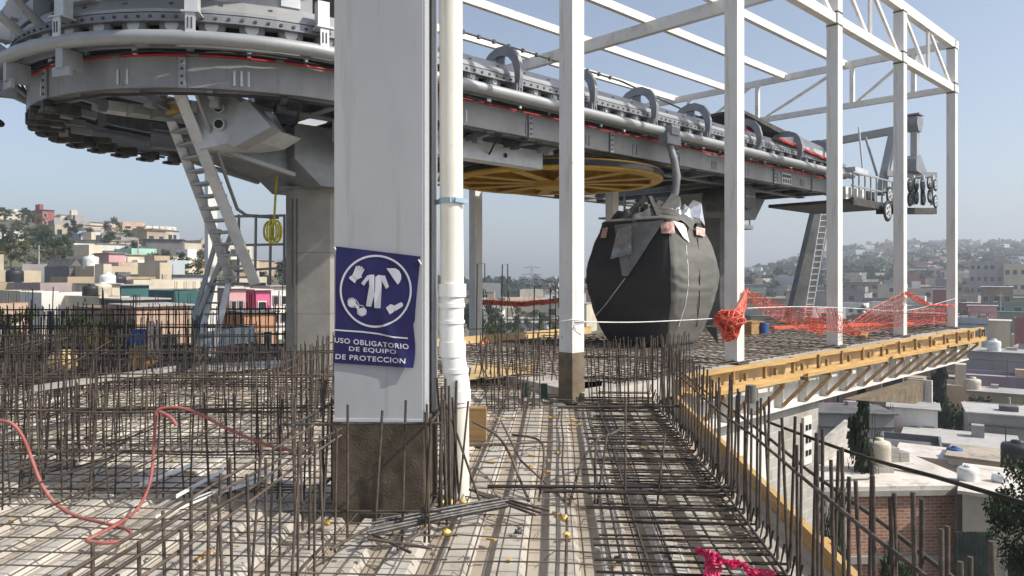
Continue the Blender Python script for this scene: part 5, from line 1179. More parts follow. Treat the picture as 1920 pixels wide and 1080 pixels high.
# ------------------------------------------------------------------ houses
HOUSES = []; USED = {}
def house(label, u0, u1, vt, y, col, rows=1, cols=2, dep=None, rot=0.0, roof='roof_grey', feat='', vb=None, m=None, group=None, wv=None, par=True):
    uc = (u0+u1)/2; x = (uc-960)/F*y; wd = (u1-u0)/F*y; dep = dep or max(4.0, min(9, wd*.9))
    if uc < 560: rot -= .38
    elif uc > 1390 and y < 140: dep *= .62
    zt = H-(vt-HV)/F*y
    az = atan2(x, y); fx = Vector((cos(az+rot), -sin(az+rot), 0)); fy = Vector((sin(az+rot), cos(az+rot), 0)); ax = (fx, fy, Z)
    c = Vector((x, y, 0)); ctr = c+fy*dep/2
    zg = min(ground(*(c+fx*i*wd/2+fy*j*dep).xy) for i in (-1, 1) for j in (0, 1))-.4
    zvis = max(zg, (H-(vb-HV)/F*y) if vb else zg)
    if par: zt -= .45
    zt = max(zt, zg+2.1)
    root = thing('house', label, 'house', (c.x, c.y, zg), group)
    mb = MB(); mb.box(ctr+Z*(zg+zt)/2, (wd, dep, zt-zg), ax)
    if par:
        for k in (-1, 1):
            mb.box(ctr+fy*k*(dep/2-.06)+Z*(zt+.225), (wd+.0, .12, .45), ax); mb.box(ctr+fx*k*(wd/2-.06)+Z*(zt+.225), (.12, dep-.24, .45), ax)
    mb.build('wall', m or WM[col], root)
    mb = MB()
    if par:
        mb.box(ctr+Z*(zt+.05), (wd-.26, dep-.26, .10), ax)
        if random.random() < .35: mb.box(ctr-fy*dep*.12+Z*(zt+.49), (wd+.4, dep*.85, .08), ax)
    else: mb.box(ctr+Z*(zt+.06), (wd+.3, dep+.3, .12), ax)
    mb.build('roof', roof, root)
    hgt = max(1.8, zt-zvis)
    if 't' in feat:      # stair tower / room on the roof
        mb = MB(); k = random.choice((-1, 1)); mb.box(ctr+fx*k*wd*.28+Z*(zt+.12+1.0), (wd*.3, dep*.4, 2.0), ax); mb.build('roof_room', m or WM[col], root)
    if 'r' in feat:      # starter rods on the roof
        mb = MB()
        for i in (-1, -.3, .4, 1):
            for j in (0, .14): p = c+fx*(i*wd*.46+j)+fy*.15+Z*zt; mb.tube([p, p+Z*1.1], .02 if y < 90 else .035, 4)
        mb.build('starter_rods', 'rust_dark', root)
    if cols and rows:
        ww = min(1.5, wd/cols*.5); wh = min(1.3, hgt/rows*.45)
        for r in range(rows):
            for q in range(cols):
                if random.random() < .08: continue
                p = c+fx*((q+.5)/cols-.5)*wd+Z*(zvis+hgt*(r+.55)/rows)+fx*random.uniform(-.1, .1)
                mb = MB(); mb.box(p-fy*.02, (ww+.14, .08, wh+.14), ax); wn = mb.build('window', WM['white'] if random.random() < .4 else 'roof_grey', root)
                mb = MB(); mb.box(p-fy*.055, (ww, .04, wh), ax); mb.box(p-fy*.08, (.04, .03, wh), ax); mb.build('pane', 'glass', wn)
    if 'd' in feat:
        p = c+fx*wd*.3+Z*(zvis+1.0); mb = MB(); mb.box(p-fy*.04, (.95, .1, 2.0), ax); mb.build('door', random.choice(('roof_dark', 'wood_dark', 'green_pipe')), root)
    if 'a' in feat:      # awning slab
        mb = MB(); p = c+Z*(zvis+hgt*.62)-fy*.5; mb.box(p, (wd*.9, 1.0, .1), ax); mb.build('awning', 'roof_grey', root)
    if 'g' in feat:      # gable frame
        mb = MB(); n = 2
        for i in range(n):
            cx = ((i+.5)/n-.5)*wd; a_ = c+fx*(cx-wd/4)+Z*(zt+.2); b_ = c+fx*(cx+wd/4)+Z*(zt+.2); t_ = c+fx*cx+Z*(zt+1.3); mb.prism([a_, b_, t_], fy*dep)
        mb.build('gable_roof', roof, root)
    if y < 135 and wd > 3:
        if random.random() < .6: mb = MB(); p = c+fx*random.uniform(-.35, .35)*wd+fy*random.uniform(.2, .8)*dep+Z*(zt+.12); mb.box(p+Z*.35, (random.uniform(.5, 1.3), random.uniform(.5, 1), random.uniform(.5, .9)), ax); mb.build('roof_box', random.choice(('roof_grey', 'block', 'roof_dark', 'brick_pale')), root)
        if random.random() < .5: mb = MB(); p = c+fx*random.uniform(-.4, .4)*wd+fy*.3*dep+Z*zt; mb.tube([p, p+Z*random.uniform(1.4, 2.6)], .03, 4); mb.build('antenna_pole', 'dark_steel', root)
        if random.random() < .5 and hgt > 2.2: mb = MB(); mb.box(c-fy*.06+Z*(zt-random.uniform(.25, .5)), (wd+.04, .14, .10), ax); mb.build('ledge', random.choice(('roof_grey', 'concrete', 'roof_dark')), root)
        if random.random() < .16 and wd > 4 and y < 95:
            p = c+fy*.6*dep+Z*(zt+1.5); q_ = [p-fx*wd*.35, p+fx*wd*.35]; mb = MB(); mb.tube(q_, .012, 3)
            for k in range(7): h_ = random.uniform(.3, .75); mb.box(q_[0].lerp(q_[1], .08+k*.13)-Z*h_/2, (random.uniform(.25, .55), .02, h_), ax, k % 3)
            mb.build('laundry_line', [WM['white'], WM['pink'], WM['pale blue']], root)
    HOUSES.append((uc, y, ctr, fx, fy, zt, wd, dep, label)); return HOUSES[-1]
def tank(label, p, r, h, m, leg=.0):
    root = thing('water_tank', label, 'water tank', tuple(p), 'water tanks on the roofs')
    mb = MB(); n = 14; mb.lathe(p, [(r*.96, leg), (r, leg+h*.06), (r*.98, leg+h*.33), (r*1.0, leg+h*.36), (r*.98, leg+h*.62), (r, leg+h*.66), (r*.98, leg+h*.84), (r*.9, leg+h*.90), (r*.5, leg+h*.95), (r*.42, leg+h*.96)], n); mb.build('body', m, root)
    mb = MB(); mb.lathe(p, [(r*.4, leg+h*.96), (r*.4, leg+h*1.04), (r*.1, leg+h*1.06)], 10); mb.build('lid', m, root)
    if leg: mb = MB(); mb.box(Vector(p)+Z*leg/2, (r*1.8, r*1.8, leg), None); mb.build('stand', 'block', root)
def roof_tank(hs, fx_, fy_, r, h, m, label, leg=0.0):
    uc, y, ctr, fx, fy, zt, wd, dep, lb = hs; p = ctr+fx*fx_*wd/2+fy*fy_*dep/2+Z*(zt+.12); tank(label, p, r, h, m, leg)

# left hillside, seen one by one
h1 = house('wide beige house with a flat roof at the left edge', -6, 72, 507, 75, 'beige', 0, 0, 8, .1, 'roof_grey', 't')
h2 = house('beige house with shaded porch and dark tank at the left edge', -8, 54, 529, 64, 'tan', 1, 2, 6, 0, 'roof_dark', 'a')
roof_tank(h2, .3, -.8, .7, 1.5, 'tank_black', 'black water tank on porch house at the left edge')
house('mauve house with one window left of the twin gables', 77, 130, 530, 62, 'mauve', 1, 2, 6, -.1, 'roof_dark')
house('white house with two big square windows above the green bushes', 83, 155, 548, 51, 'white', 1, 3, 5, .08, 'roof_grey', 'd')
house('bare orange brick house behind the olive bush at the left edge', -6, 50, 568, 43, 'orange', 1, 1, 5, 0, 'roof_dark', 'r', m=M['brick_pale'])
h6 = house('long blank beige wall building in the middle of the left hillside', 181, 273, 499, 80, 'beige', 0, 0, 8, .05, 'roof_grey', '', par=True)
house('dark twin gabled house beside the long blank beige wall', 132, 180, 499, 83, 'dark grey', 1, 2, 7, 0, 'roof_dark', 'g')
house('pale pink house rising above the long blank beige wall', 205, 234, 475, 100, 'pink', 0, 0, 6, 0, 'roof_grey', '')
house('mint green house with a row of windows right of the long blank wall', 326, 354, 489, 106, 'mint', 1, 4, 6, 0, 'roof_grey')
h10 = house('cream house with water tanks below the long blank wall', 177, 224, 533, 59, 'cream', 1, 2, 6, .1, 'roof_grey', 't')
h11 = house('low cream house in front of the tank house', 188, 242, 556, 48, 'cream', 0, 0, 6, 0, 'roof_grey')
roof_tank(h11, -.1, .2, .55, 1.1, 'tank_black', 'black water tank on the low cream house')
roof_tank(h11, .65, .2, .62, 1.2, 'tank_beige', 'beige water tank on the low cream house')
h12 = house('dark green house below the right end of the long blank wall', 224, 280, 535, 62, 'teal', 0, 0, 6, -.1, 'roof_grey')
house('dark grey house with shaded openings above the peach brick wall', 233, 312, 562, 46, 'dark grey', 1, 3, 5, 0, 'roof_grey', 'a')
house('house wrapped in a teal tarpaulin left of the ladder', 328, 380, 545, 52, 'teal', 0, 0, 5, 0, 'roof_dark', 'r')
house('peach brick house with bare patches left of the ladder', 258, 357, 574, 40, 'peach', 1, 1, 5, .04, 'roof_grey', 'r', m=M['brick_pale'])
house('low brown house with dark doorways beside the peach brick house', 202, 257, 577, 42, 'brown', 1, 3, 5, 0, 'roof_dark', 'd')
house('mint white house with a low roof among the hillside trees', 248, 293, 466, 130, 'mint', 1, 3, 8, 0, 'roof_white')
house('large dark grey block building on the right shoulder of the left hill', 272, 340, 449, 142, 'dark grey', 0, 0, 10, .5, 'roof_dark')
house('long cream building at the right foot of the left hill', 340, 377, 456, 147, 'cream', 1, 3, 10, 0, 'roof_grey')
house('cream house with three windows below the left crest', 231, 262, 429, 186, 'cream', 1, 3, 8, 0, 'roof_grey')
house('cream building along the crest at the left edge', -5, 46, 403, 196, 'cream', 2, 5, 9, 0, 'roof_grey')
house('white row building with many windows under the left crest', -4, 42, 439, 150, 'white', 1, 6, 8, 0, 'roof_white')
house('long white building on the crest left of the red house', 45, 80, 400, 202, 'white', 1, 5, 9, 0, 'roof_grey')
house('pink red house on the crest of the left hill', 80, 101, 394, 200, 'dark red', 2, 2, 7, 0, 'roof_dark', 't')
house('white house with hot pink base right of the ladder', 430, 461, 541, 52, 'pink', 2, 2, 6, 0, 'roof_white', 'd')
house('hot pink house beside the octagonal concrete pillar', 480, 506, 544, 55, 'hot pink', 2, 1, 6, 0, 'roof_white')
house('orange brick house in front of the pink houses', 458, 518, 586, 46, 'orange', 1, 2, 5, 0, 'roof_dark', 'r')
house('grey white tower house touching the octagonal pillar', 508, 542, 537, 57, 'white', 3, 2, 6, 0, 'roof_grey')
house('pale house above the pink houses', 440, 500, 519, 75, 'cream', 1, 3, 6, .1, 'roof_grey', 't')
house('white house under the far netting band', 880, 915, 560, 150, 'white', 1, 2, 8, 0, 'roof_grey')
h40 = house('cream house with porch between porch house and white house', 40, 80, 545, 56, 'cream', 1, 2, 5, .1, 'roof_grey', 'd')
roof_tank(h6, -.75, -.2, .8, 1.5, 'tank_white', 'white water tank at the left end of the long blank wall')
roof_tank(h10, .5, -.5, .6, 1.2, 'tank_white', 'white water tank on cream house below the long wall')
roof_tank(h12, .3, .2, .7, 1.2, 'tank_black', 'black water tank on the dark green house')
# right side valley
# near brick house with white roof terrace
def brick_house():
    y = 27.0; x0, x1 = (1502-960)/F*y, (1812-960)/F*y; zt = H-(918-HV)/F*y; zb = ground(x0, y)-.5
    root = thing('house', 'red brick house with white roof terrace below the formwork', 'house', ((x0+x1)/2, y, zb))
    fx = Vector((1, .05, 0)).normalized(); fy = Vector((-.05, 1, 0)).normalized(); ax = (fx, fy, Z); c = Vector(((x0+x1)/2, y, 0)); wd = x1-x0; dep = 6.6
    mb = MB(); mb.box(c+fy*dep/2+Z*(zb+zt)/2, (wd, dep, zt-zb), ax); mb.build('wall', 'brick', root)
    mb = MB(); mb.box(c+fy*dep/2+fx*.3+Z*(zt+.08), (wd+.9, dep+.3, .16), ax); mb.build('roof', 'roof_white', root)
    mb = MB(); mb.box(c+fy*-.02+Z*(zt-.09), (wd+.1, .34, .2), ax); mb.box(c-fy*.03+Z*(zt-2.55), (wd, .22, .26), ax); mb.build('concrete_band', 'concrete', root)
    mb = MB(); mb.box(c-fx*(wd/2-.85)-fy*.04+Z*(zt-2.0), (1.7, .16, 3.6), ax); mb.build('block_strip', 'block', root)
    mb = MB(); mb.box(c-fx*(wd/2-.05)-fy*.08+Z*(zt-2.6), (.22, .22, 5), ax); mb.box(c+fx*(wd/2-.1)-fy*.06+Z*(zt-2.6), (.5, .2, 5), ax); mb.build('corner_post', 'concrete', root)
    return c, fx, fy, zt+.16, wd, dep
bc, bfx, bfy, bz, bw, bd = brick_house()
tank('big beige water tank on white terrace of the brick house', tuple(bc+bfx*(.95)+bfy*2.0+Z*bz), .44, .98, 'tank_beige', .28)
tank('small white round water tank on the white terrace', tuple(px(1815, 905, 27.5)), .36, .62, 'tank_white')
def house_row():
    house('white roofed low house right of the brick house', 1815, 1935, 935, 25.5, 'cream', 1, 2, 7.0, 0, 'roof_white', '', par=False)
    house('white terrace house with the blue water tank behind brick house', 1690, 1800, 862, 35, 'white', 0, 0, 4.2, .05, 'roof_white', '', par=False)
    house('white terrace at the right edge behind the solar heater', 1790, 1935, 868, 33, 'white', 0, 0, 4.4, .05, 'roof_tan', '', par=False)
    house('dark walled house under a long pale sheet roof', 1655, 1760, 838, 39, 'dark grey', 1, 3, 6, 0, 'roof_dark')
    house('grey house under a long pale sloping sheet roof', 1704, 1892, 836, 43, 'grey', 1, 4, 7, 0, 'roof_pale', par=False)
house_row()
tank('blue topped water tank on the terrace behind the beige tank', tuple(px(1790, 862, 35)), .36, .62, 'tank_blue')
tank('black water tank at the right edge of the white terrace', tuple(px(1908, 872, 31)), .62, 1.0, 'tank_black')
def terrace_things():
    rnd = random.Random(4)
    def on(fx_, fy_): return bc+bfx*fx_+bfy*fy_+Z*bz
    for (a_, b_), m_, lab in (((-2.3, 3.4), 'tank_blue', 'small blue tub on the left of the white terrace'), ((2.6, 4.6), 'tank_black', 'small black tub behind the white terrace tank'), ((-.6, 5.2), 'tank_beige', 'small beige tub at the back of the white terrace')):
        p = on(a_, b_); mb = MB(); mb.lathe(p, [(.2, 0), (.26, .4), (.24, .41)], 12); tag(mb.build('plastic_tub', m_, loc=tuple(p)), lab, 'tub', 'tubs on the white terrace')
    p = on(1.9, 3.3); root = thing('block_stack', 'stack of grey blocks beside the big beige tank', 'block stack', tuple(p)); k = 0
    for i in range(3):
        for j in range(3):
            for z_ in range(2 if i != 1 else 3): mb = MB(); mb.box(p+bfx*(i*.42+rnd.uniform(-.02, .02))+bfy*(j*.17)+Z*(.1+z_*.2), (.39, .14, .19), (bfx, bfy, Z)); mb.build('block', 'roof_grey', root)
    for q, lab in (([(-2.9, .5), (-.2, .7), (.6, 1.6)], 'grey water pipe running along the front of the white terrace'), ([(1.4, 2.2), (2.4, 1.0), (3.1, .2)], 'grey water pipe running from the big beige tank')):
        mb = MB(); mb.tube([on(*c)+Z*.04 for c in q], .03, 6); tag(mb.build('water_pipe', 'roof_dark', loc=tuple(on(*q[0]))), lab, 'pipe', 'pipes on the white terrace')
    for a_, b_, h_, w_ in ((-2.9, 6.2, 1.6, 'back left corner'), (3.0, 6.2, 1.5, 'back right corner'), (-2.9, .2, .7, 'front left corner')):
        p = on(a_, b_); mb = MB()
        for d_ in (0, .12): mb.tube([p+bfx*d_, p+bfx*(d_+rnd.uniform(-.04, .04))+Z*h_], .014, 4)
        tag(mb.build('starter_rods', 'rust_dark', loc=tuple(p)), 'pair of rusty rods sticking out of the '+w_+' of the white terrace', 'rebar', 'rods on the white terrace')
terrace_things()
def heater():
    root = thing('solar_heater', 'solar water heater with tilted tubes on the white terrace at right', 'solar heater', tuple(px(1876, 915, 27)))
    p = px(1862, 893, 27.3); q = px(1884, 899, 27.0); mb = MB(); mb.tube([p, q], .2, 12); mb.build('drum', 'tank_white', root)
    mb = MB()
    for k in range(10): a_ = p.lerp(q, .1+k*.09); mb.tube([a_-Z*.1, a_+Vector((.75, -.5, -.85))], .025, 5)
    mb.build('tubes', 'glass', root)
    mb = MB()
    for a_ in (p, q): mb.tube([a_, a_+Vector((.8, -.5, -.9))], .02, 4); mb.tube([a_, a_+Vector((0, .1, -1.0))], .02, 4)
    mb.build('stand', 'galv', root)
heater()
def corr():
    y = 21; root_p = px(1825, 1040, y); mb = MB(); n = 40; x0, x1 = (1790-960)/F*y, (1862-960)/F*y; zt, zb = H-(997-HV)/F*y, -11.6
    V = []
    for i in range(n+1): xx = x0+(x1-x0)*i/n; yy = y+.05*sin(i*1.57); V += [(xx, yy, zb), (xx, yy, zt)]
    V += [(p[0], p[1]+.01, p[2]) for p in V]; k = 2*(n+1)
    mb.add(V, [(2*i, 2*i+2, 2*i+3, 2*i+1) for i in range(n)]+[(k+2*i, k+2*i+1, k+2*i+3, k+2*i+2) for i in range(n)]+[(2*i+1, 2*i+3, k+2*i+3, k+2*i+1) for i in range(n)])
    tag(mb.build('corrugated_fence', 'corr', loc=tuple(root_p)), 'dark corrugated metal fence sheet beside the brick house', 'fence')
corr()
def side_wall():
    mb = MB(); p0, p1 = px(1540, 835, 30), px(1594, 788, 33); q = 9.0
    mb.prism([p0, p1, p1-Z*q, p0-Z*q], Vector((-.15, .2, 0))); tag(mb.build('garden_wall', 'block', loc=tuple(p0)), 'bare block wall with a stepped top left of the cypress', 'wall')
side_wall()
house('white house with purple upper floor behind the cypress', 1672, 1752, 767, 48, 'white', 2, 3, 6, 0, 'roof_grey', 'a')
house('grey house with dark windows at the right edge above the terraces', 1826, 1930, 778, 46, 'grey', 1, 3, 8, -.1, 'roof_pale', 'd')
h14 = house('row of cream walls under the mauve wall at the right edge', 1826, 1930, 738, 56, 'tan', 0, 0, 6, 0, 'roof_grey')
roof_tank(h14, -.9, -.5, .6, 1.3, 'tank_beige', 'beige water tank at the left end of the cream walls')
house('mauve walled house with flat roof at the right edge', 1815, 1930, 706, 63, 'purple', 1, 2, 7, 0, 'roof_grey')
h9 = house('wide dark grey building with a pale roof line under the netting end', 1806, 1935, 661, 76, 'grey', 1, 6, 9, .05, 'roof_grey')
roof_tank(h9, -.1, -.7, .65, 1.6, 'tank_white', 'white dome topped tank on the wide dark grey building')
house('grey blue stained tower house right of the last white column', 1800, 1848, 596, 92, 'pale blue', 3, 3, 7, 0, 'roof_grey', 'r')
house('blank beige house beside the stained tower house', 1848, 1890, 602, 95, 'beige', 0, 0, 7, 0, 'roof_white', '')
house('red house at the right edge beside the blank beige house', 1906, 1940, 597, 108, 'dark red', 1, 2, 7, 0, 'roof_grey')
house('pink house with a dark upper window right of the last white column', 1819, 1865, 574, 120, 'pink', 1, 1, 8, 0, 'roof_grey')
house('green roofed shed at the right edge above the red house', 1866, 1935, 586, 128, 'green', 0, 0, 8, 0, 'green_pipe')
house('brown house under a thin white roof at the right', 1844, 1894, 538, 170, 'brown', 2, 3, 9, 0, 'roof_white')
house('dark red house between the last two white columns', 1751, 1777, 543, 170, 'dark red', 1, 2, 8, 0, 'roof_grey')
house('tall grey block of flats with rows of windows on the right', 1823, 1886, 489, 232, 'grey', 4, 6, 12, 0, 'roof_grey', 't')
house('pale yellow flats at the right edge', 1887, 1935, 495, 225, 'pale yellow', 3, 4, 12, 0, 'roof_grey', 't')
house('long grey house low behind the brick terrace', 1640, 1700, 800, 52, 'grey', 1, 2, 6, 0, 'roof_grey')
house('cream house below the yellow formwork end', 1752, 1812, 722, 62, 'cream', 1, 2, 6, 0, 'roof_grey', 't')

# the remaining hillside houses
from collections import Counter
def zone(u, y):
    if u < 560:
        return ('left crest' if y > 165 else 'upper left hill' if y > 105 else 'mid left hill' if y > 70 else 'left foothill')
    if u < 1380: return 'plain behind the slab'
    return 'far right rise' if y > 230 else 'right hillside' if y > 140 else 'right valley' if y > 85 else 'valley floor'
def filler(n, u0, u1, y0, y1, cols, wmin=5, wmax=12, seed=1):
    rnd = random.Random(seed); made = 0; tries = 0; out = []
    while made < n and tries < n*200:
        tries += 1
        u = rnd.uniform(u0, u1); y = y0*(y1/y0)**rnd.random(); wd = rnd.uniform(wmin, wmax); x = (u-960)/F*y
        if any(abs(x-h[2].x) < (wd+h[6])/2+.4 and abs(y+3-h[2].y) < (5+h[7])/2+.3 for h in HOUSES): continue
        z = ground(x, y); st = rnd.choice((1, 1, 1, 2, 2) if u < 1390 else (1, 2, 2, 2, 3)); ht = 2.4*st+rnd.uniform(.3, .9)
        vt = HV-(z+ht-H)*F/y; hw = wd/2*F/y
        if u < 860:
            vm = lerp_tab([45, 60, 80, 100, 150, 200, 230], [556, 530, 504, 480, 446, 402, 398], y)+(0 if u < 330 else 14+(u-330)*.25)
            if vt < vm: continue
        elif u < 1390 and vt < 545: continue
        elif u > 1390 and y < 100 and vt < 715-(y-46)*2.3: continue
        elif u > 1390 and vt < 478: continue
        c = rnd.choice(cols); nc = rnd.choice((0, 1, 2, 3, 4)) if y > 90 else rnd.choice((1, 2, 3)); ft = rnd.choice(('', '', 't', 'r', 'a', 'd'))
        rf = rnd.choice(('roof_grey', 'roof_grey', 'roof_dark', 'roof_tan'))
        HINT = {'': 'flat roof', 't': 'roof room', 'r': 'roof rods', 'a': 'awning', 'd': 'door'}[ft]
        lab = '%s %s house with %s and %s' % (('low', 'two storey', 'tall')[st-1], c, HINT, ('blank walls' if nc == 0 else ('single windows', 'paired windows', 'windows in threes', 'windows in fours')[nc-1]))
        house(lab, u-hw, u+hw, vt, y, c, st, nc, rnd.uniform(5, 9), rnd.uniform(-.4, .4), rf, ft); out.append((lab, u, y)); made += 1
        o = bpy.data.objects[-1] if False else None
    return out
LCOL = ['cream', 'beige', 'white', 'tan', 'grey', 'cream', 'beige', 'peach', 'tan', 'mauve', 'cream', 'white', 'grey', 'pale blue']
RCOL = ['grey', 'tan', 'white', 'brown', 'dark grey', 'beige', 'dark red', 'pale blue', 'grey', 'cream', 'grey', 'beige', 'brown', 'tan', 'dark grey', 'green']
filler(125, -30, 400, 62, 225, LCOL, 4.5, 10, 3)
filler(70, -30, 400, 98, 228, LCOL, 3.5, 6.5, 31)
filler(40, 1395, 1950, 120, 340, RCOL, 5, 9, 32)
filler(14, 400, 620, 60, 190, LCOL, 5, 10, 4)
filler(16, 860, 1060, 120, 320, LCOL, 7, 16, 5)
filler(55, 1395, 1950, 95, 330, RCOL, 6, 14, 6)
filler(60, 1600, 1960, 44, 125, RCOL, 4, 9, 8)
def relabel():
    hs = [o for o in COL.objects if o.get('category') == 'house']
    cnt = Counter(o['label'] for o in hs); seen = {}
    for o in hs:
        l = o['label']
        x, y = o.location.x, o.location.y; u = 960+F*x/y
        if 'house with' in l and l.split()[0] in ('low', 'two', 'tall') and (' and ' in l):
            o['group'] = 'houses on the hillsides'; o['_zone'] = zone(u, y); o['_u'] = u
    fl = [o for o in hs if '_zone' in o]
    by = {}
    for o in fl: by.setdefault((o['label'], o['_zone']), []).append(o)
    ords = ['', 'second ', 'third ', 'fourth ', 'fifth ']
    for (l, zn), os_ in by.items():
        os_.sort(key=lambda o: o['_u'])
        l2 = l.replace(' with ', ', ').replace(' and blank walls', ', blank').replace(' and ', ', ').replace(' per floor', '')
        for i, o in enumerate(os_): o['label'] = ('%s, %s' % (l2, zn)) if len(os_) == 1 else ('%s, %sfrom left, %s' % (l2, ords[min(i, 4)] or 'first ', zn))
    for o in fl: del o['_zone']; del o['_u']
relabel()

# ------------------------------------------------------------------ trees
def crown_mesh(name, m, shape, n, leaf, seed, clumps=14):
    rnd = random.Random(seed); mb = MB(); cl = []
    for i in range(clumps):
        if shape == 'round': th = rnd.uniform(0, 2*pi); z = rnd.uniform(.05, .95); r = .46*sqrt(max(.05, 1-(2*z-1)**2))*rnd.uniform(.45, 1); cl.append((r*cos(th), r*sin(th), z, rnd.uniform(.13, .24)))
        elif shape == 'wide': th = rnd.uniform(0, 2*pi); z = rnd.uniform(.2, .9); r = .5*rnd.uniform(.2, 1); cl.append((r*cos(th), r*sin(th), z*.9, rnd.uniform(.12, .22)))
        else: z = i/clumps; r = .42*(1-z)**.55*min(1, z*7+.4); th = rnd.uniform(0, 2*pi); cl.append((r*.5*cos(th), r*.5*sin(th), z, max(.08, r*.75)))
    for i in range(n):
        cx, cy, cz, cr = rnd.choice(cl); d = Vector((rnd.gauss(0, 1), rnd.gauss(0, 1), rnd.gauss(0, 1))); d.normalize(); rr = cr*rnd.random()**.45
        p = Vector((cx, cy, cz))+Vector((d.x, d.y, d.z*(.8 if shape != 'cypress' else .35)))*rr
        if shape == 'cypress': p.z = max(0, min(1.02, p.z+rnd.uniform(-.03, .03)))
        q = Vector((rnd.gauss(0, 1), rnd.gauss(0, 1), rnd.gauss(0, .7))); q.normalize(); e = q.orthogonal().normalized(); g = q.cross(e); s_ = leaf*rnd.uniform(.6, 1.4)
        mb.add([p-e*s_-g*s_*.4, p+g*s_*.5-e*s_*.1, p+e*s_+g*s_*.3, p-g*s_*.6+e*.1*s_], [(0, 1, 2, 3)])
    o = mb.build(name, m); COL.objects.unlink(o); return o
CR = {}
for k, (m, sh, n, lf, cl) in {'round': ('leaf', 'round', 1500, .038, 16), 'dark': ('leaf_dark', 'round', 1500, .038, 18), 'olive': ('leaf_olive', 'wide', 1300, .04, 14), 'grey': ('leaf_grey', 'round', 1200, .036, 16), 'cypress': ('leaf_dark', 'cypress', 2600, .032, 26), 'bush': ('leaf', 'wide', 1500, .034, 18), 'near': ('leaf_dark', 'round', 11000, .021, 34)}.items():
    CR[k] = [crown_mesh('crown', m, sh, n, lf, 11+i, cl) for i in range(2)]
tr = MB(); tr.tube([(0, 0, -.06), (.01, 0, .2), (-.01, .01, .5), (.01, 0, .8)], [.035, .026, .018, .006], 7)
for a_, z in ((.4, .3), (2.5, .38), (4.4, .34), (1.4, .5)): tr.tube([(0, 0, z), (.14*cos(a_), .14*sin(a_), z+.14), (.26*cos(a_), .26*sin(a_), z+.3)], [.014, .01, .004], 5)
TRUNK = tr.build('trunk', 'trunk'); COL.objects.unlink(TRUNK)
TI = 0
def tree(label, u, vt, wpx, y, kind, cat='tree', group=None, zb=None, name='tree'):
    global TI; TI += 1
    x = (u-960)/F*y; z = ground(x, y) if zb is None else zb; top = H-(vt-HV)/F*y; h = max(1.0, top-z); wd = wpx/F*y
    root = thing(name, label, cat, (x, y, z), group)
    c = random.choice(CR[kind]).copy(); COL.objects.link(c); c.parent = root
    base = .0 if kind in ('cypress', 'bush') else max(.22, 1-1.25*wd/h)
    c.location = (0, 0, h*base); c.scale = (wd, wd, h*(1-base)); c.rotation_euler = (0, 0, random.uniform(0, 6.28)); c.name = 'crown'
    t = TRUNK.copy(); COL.objects.link(t); t.parent = root; t.scale = (min(wd, h)*.8, min(wd, h)*.8, h*.95); t.location = (0, 0, 0); t.name = 'trunk'
    return root
G1 = 'trees on the left hillside'; G2 = 'trees on the right hillside'
for a_ in ((70, 420, 58, 148, 'grey', 'large bare looking grey green tree in the middle of the left hillside', G1), (55, 436, 40, 140, 'dark', 'dark tree left of the large grey green tree', G1), (20, 448, 60, 100, 'olive', 'broad olive tree at the left edge of the hillside', G1), (208, 410, 34, 172, 'grey', 'tall tree standing above the crest of the left hill', G1), (205, 436, 40, 140, 'dark', 'dark tree under the tall crest tree', G1),
           (64, 526, 26, 63, 'olive', 'small round olive tree beside the mauve house', G1), (174, 549, 30, 49, 'dark', 'dark round tree between the two windowed houses', G1), (105, 462, 50, 112, 'grey', 'grey green tree above the twin gables', G1), (180, 440, 34, 150, 'dark', 'dark tree left of the tall crest tree', G1), (248, 452, 36, 135, 'dark', 'dark tree left of the mint white house', G1),
           (300, 470, 50, 112, 'grey', 'tree in front of the large dark grey block building', G1), (345, 473, 30, 115, 'dark', 'dark tree above the mint green house', G1), (318, 508, 24, 90, 'dark', 'dark tree beside the mint green house', G1), (38, 395, 20, 205, 'dark', 'small dark tree on the crest at the left', G1), (128, 406, 26, 205, 'dark', 'dark tree on the crest right of the red house', G1), (152, 420, 30, 180, 'grey', 'grey tree below the crest right of the red house', G1), (380, 468, 40, 120, 'grey', 'tree at the right foot of the left hill', G1),
           (1612, 728, 104, 29, 'cypress', 'tall dark cypress beside the block wall', None), (1762, 640, 56, 52, 'cypress', 'slim dark cypress behind the white house', None), (1948, 872, 160, 14.5, 'near', 'dark leafy tree at the bottom right corner', None), (1640, 775, 40, 34, 'bush', 'light green shrub right of the tall cypress', None), (1440, 870, 40, 26, 'olive', 'small shrub beside the white building wall', None), (1558, 885, 50, 24.5, 'bush', 'green shrub at the foot of the block wall', None), (1690, 1010, 80, 24, 'bush', 'leafy plant in front of the red brick wall', None), (1690, 840, 40, 40, 'bush', 'green tree beside the dark walled house', None)):
    u, v, wd, y, k, lab, g = a_; tree(lab, u, v, wd, y, k, 'tree' if k != 'bush' else 'shrub', g)
for u, v, wd, y, k, lab in ((25, 570, 70, 37, 'olive', 'orange green bush at the left edge of the hillside foot'), (130, 574, 60, 38, 'bush', 'bright green bush right of the olive bush'), (180, 573, 56, 38.5, 'bush', 'bright green bush left of the brown doorway house'), (915, 590, 50, 60, 'bush', 'green bush behind the slab left of the pylon'), (960, 600, 70, 55, 'bush', 'low green bush beneath the netting band'), (1030, 602, 60, 55, 'bush', 'low green bush beside the brown footed column')):
    tree(lab, u, v, wd, y, k, 'shrub', 'bushes beyond the deck', name='bush')
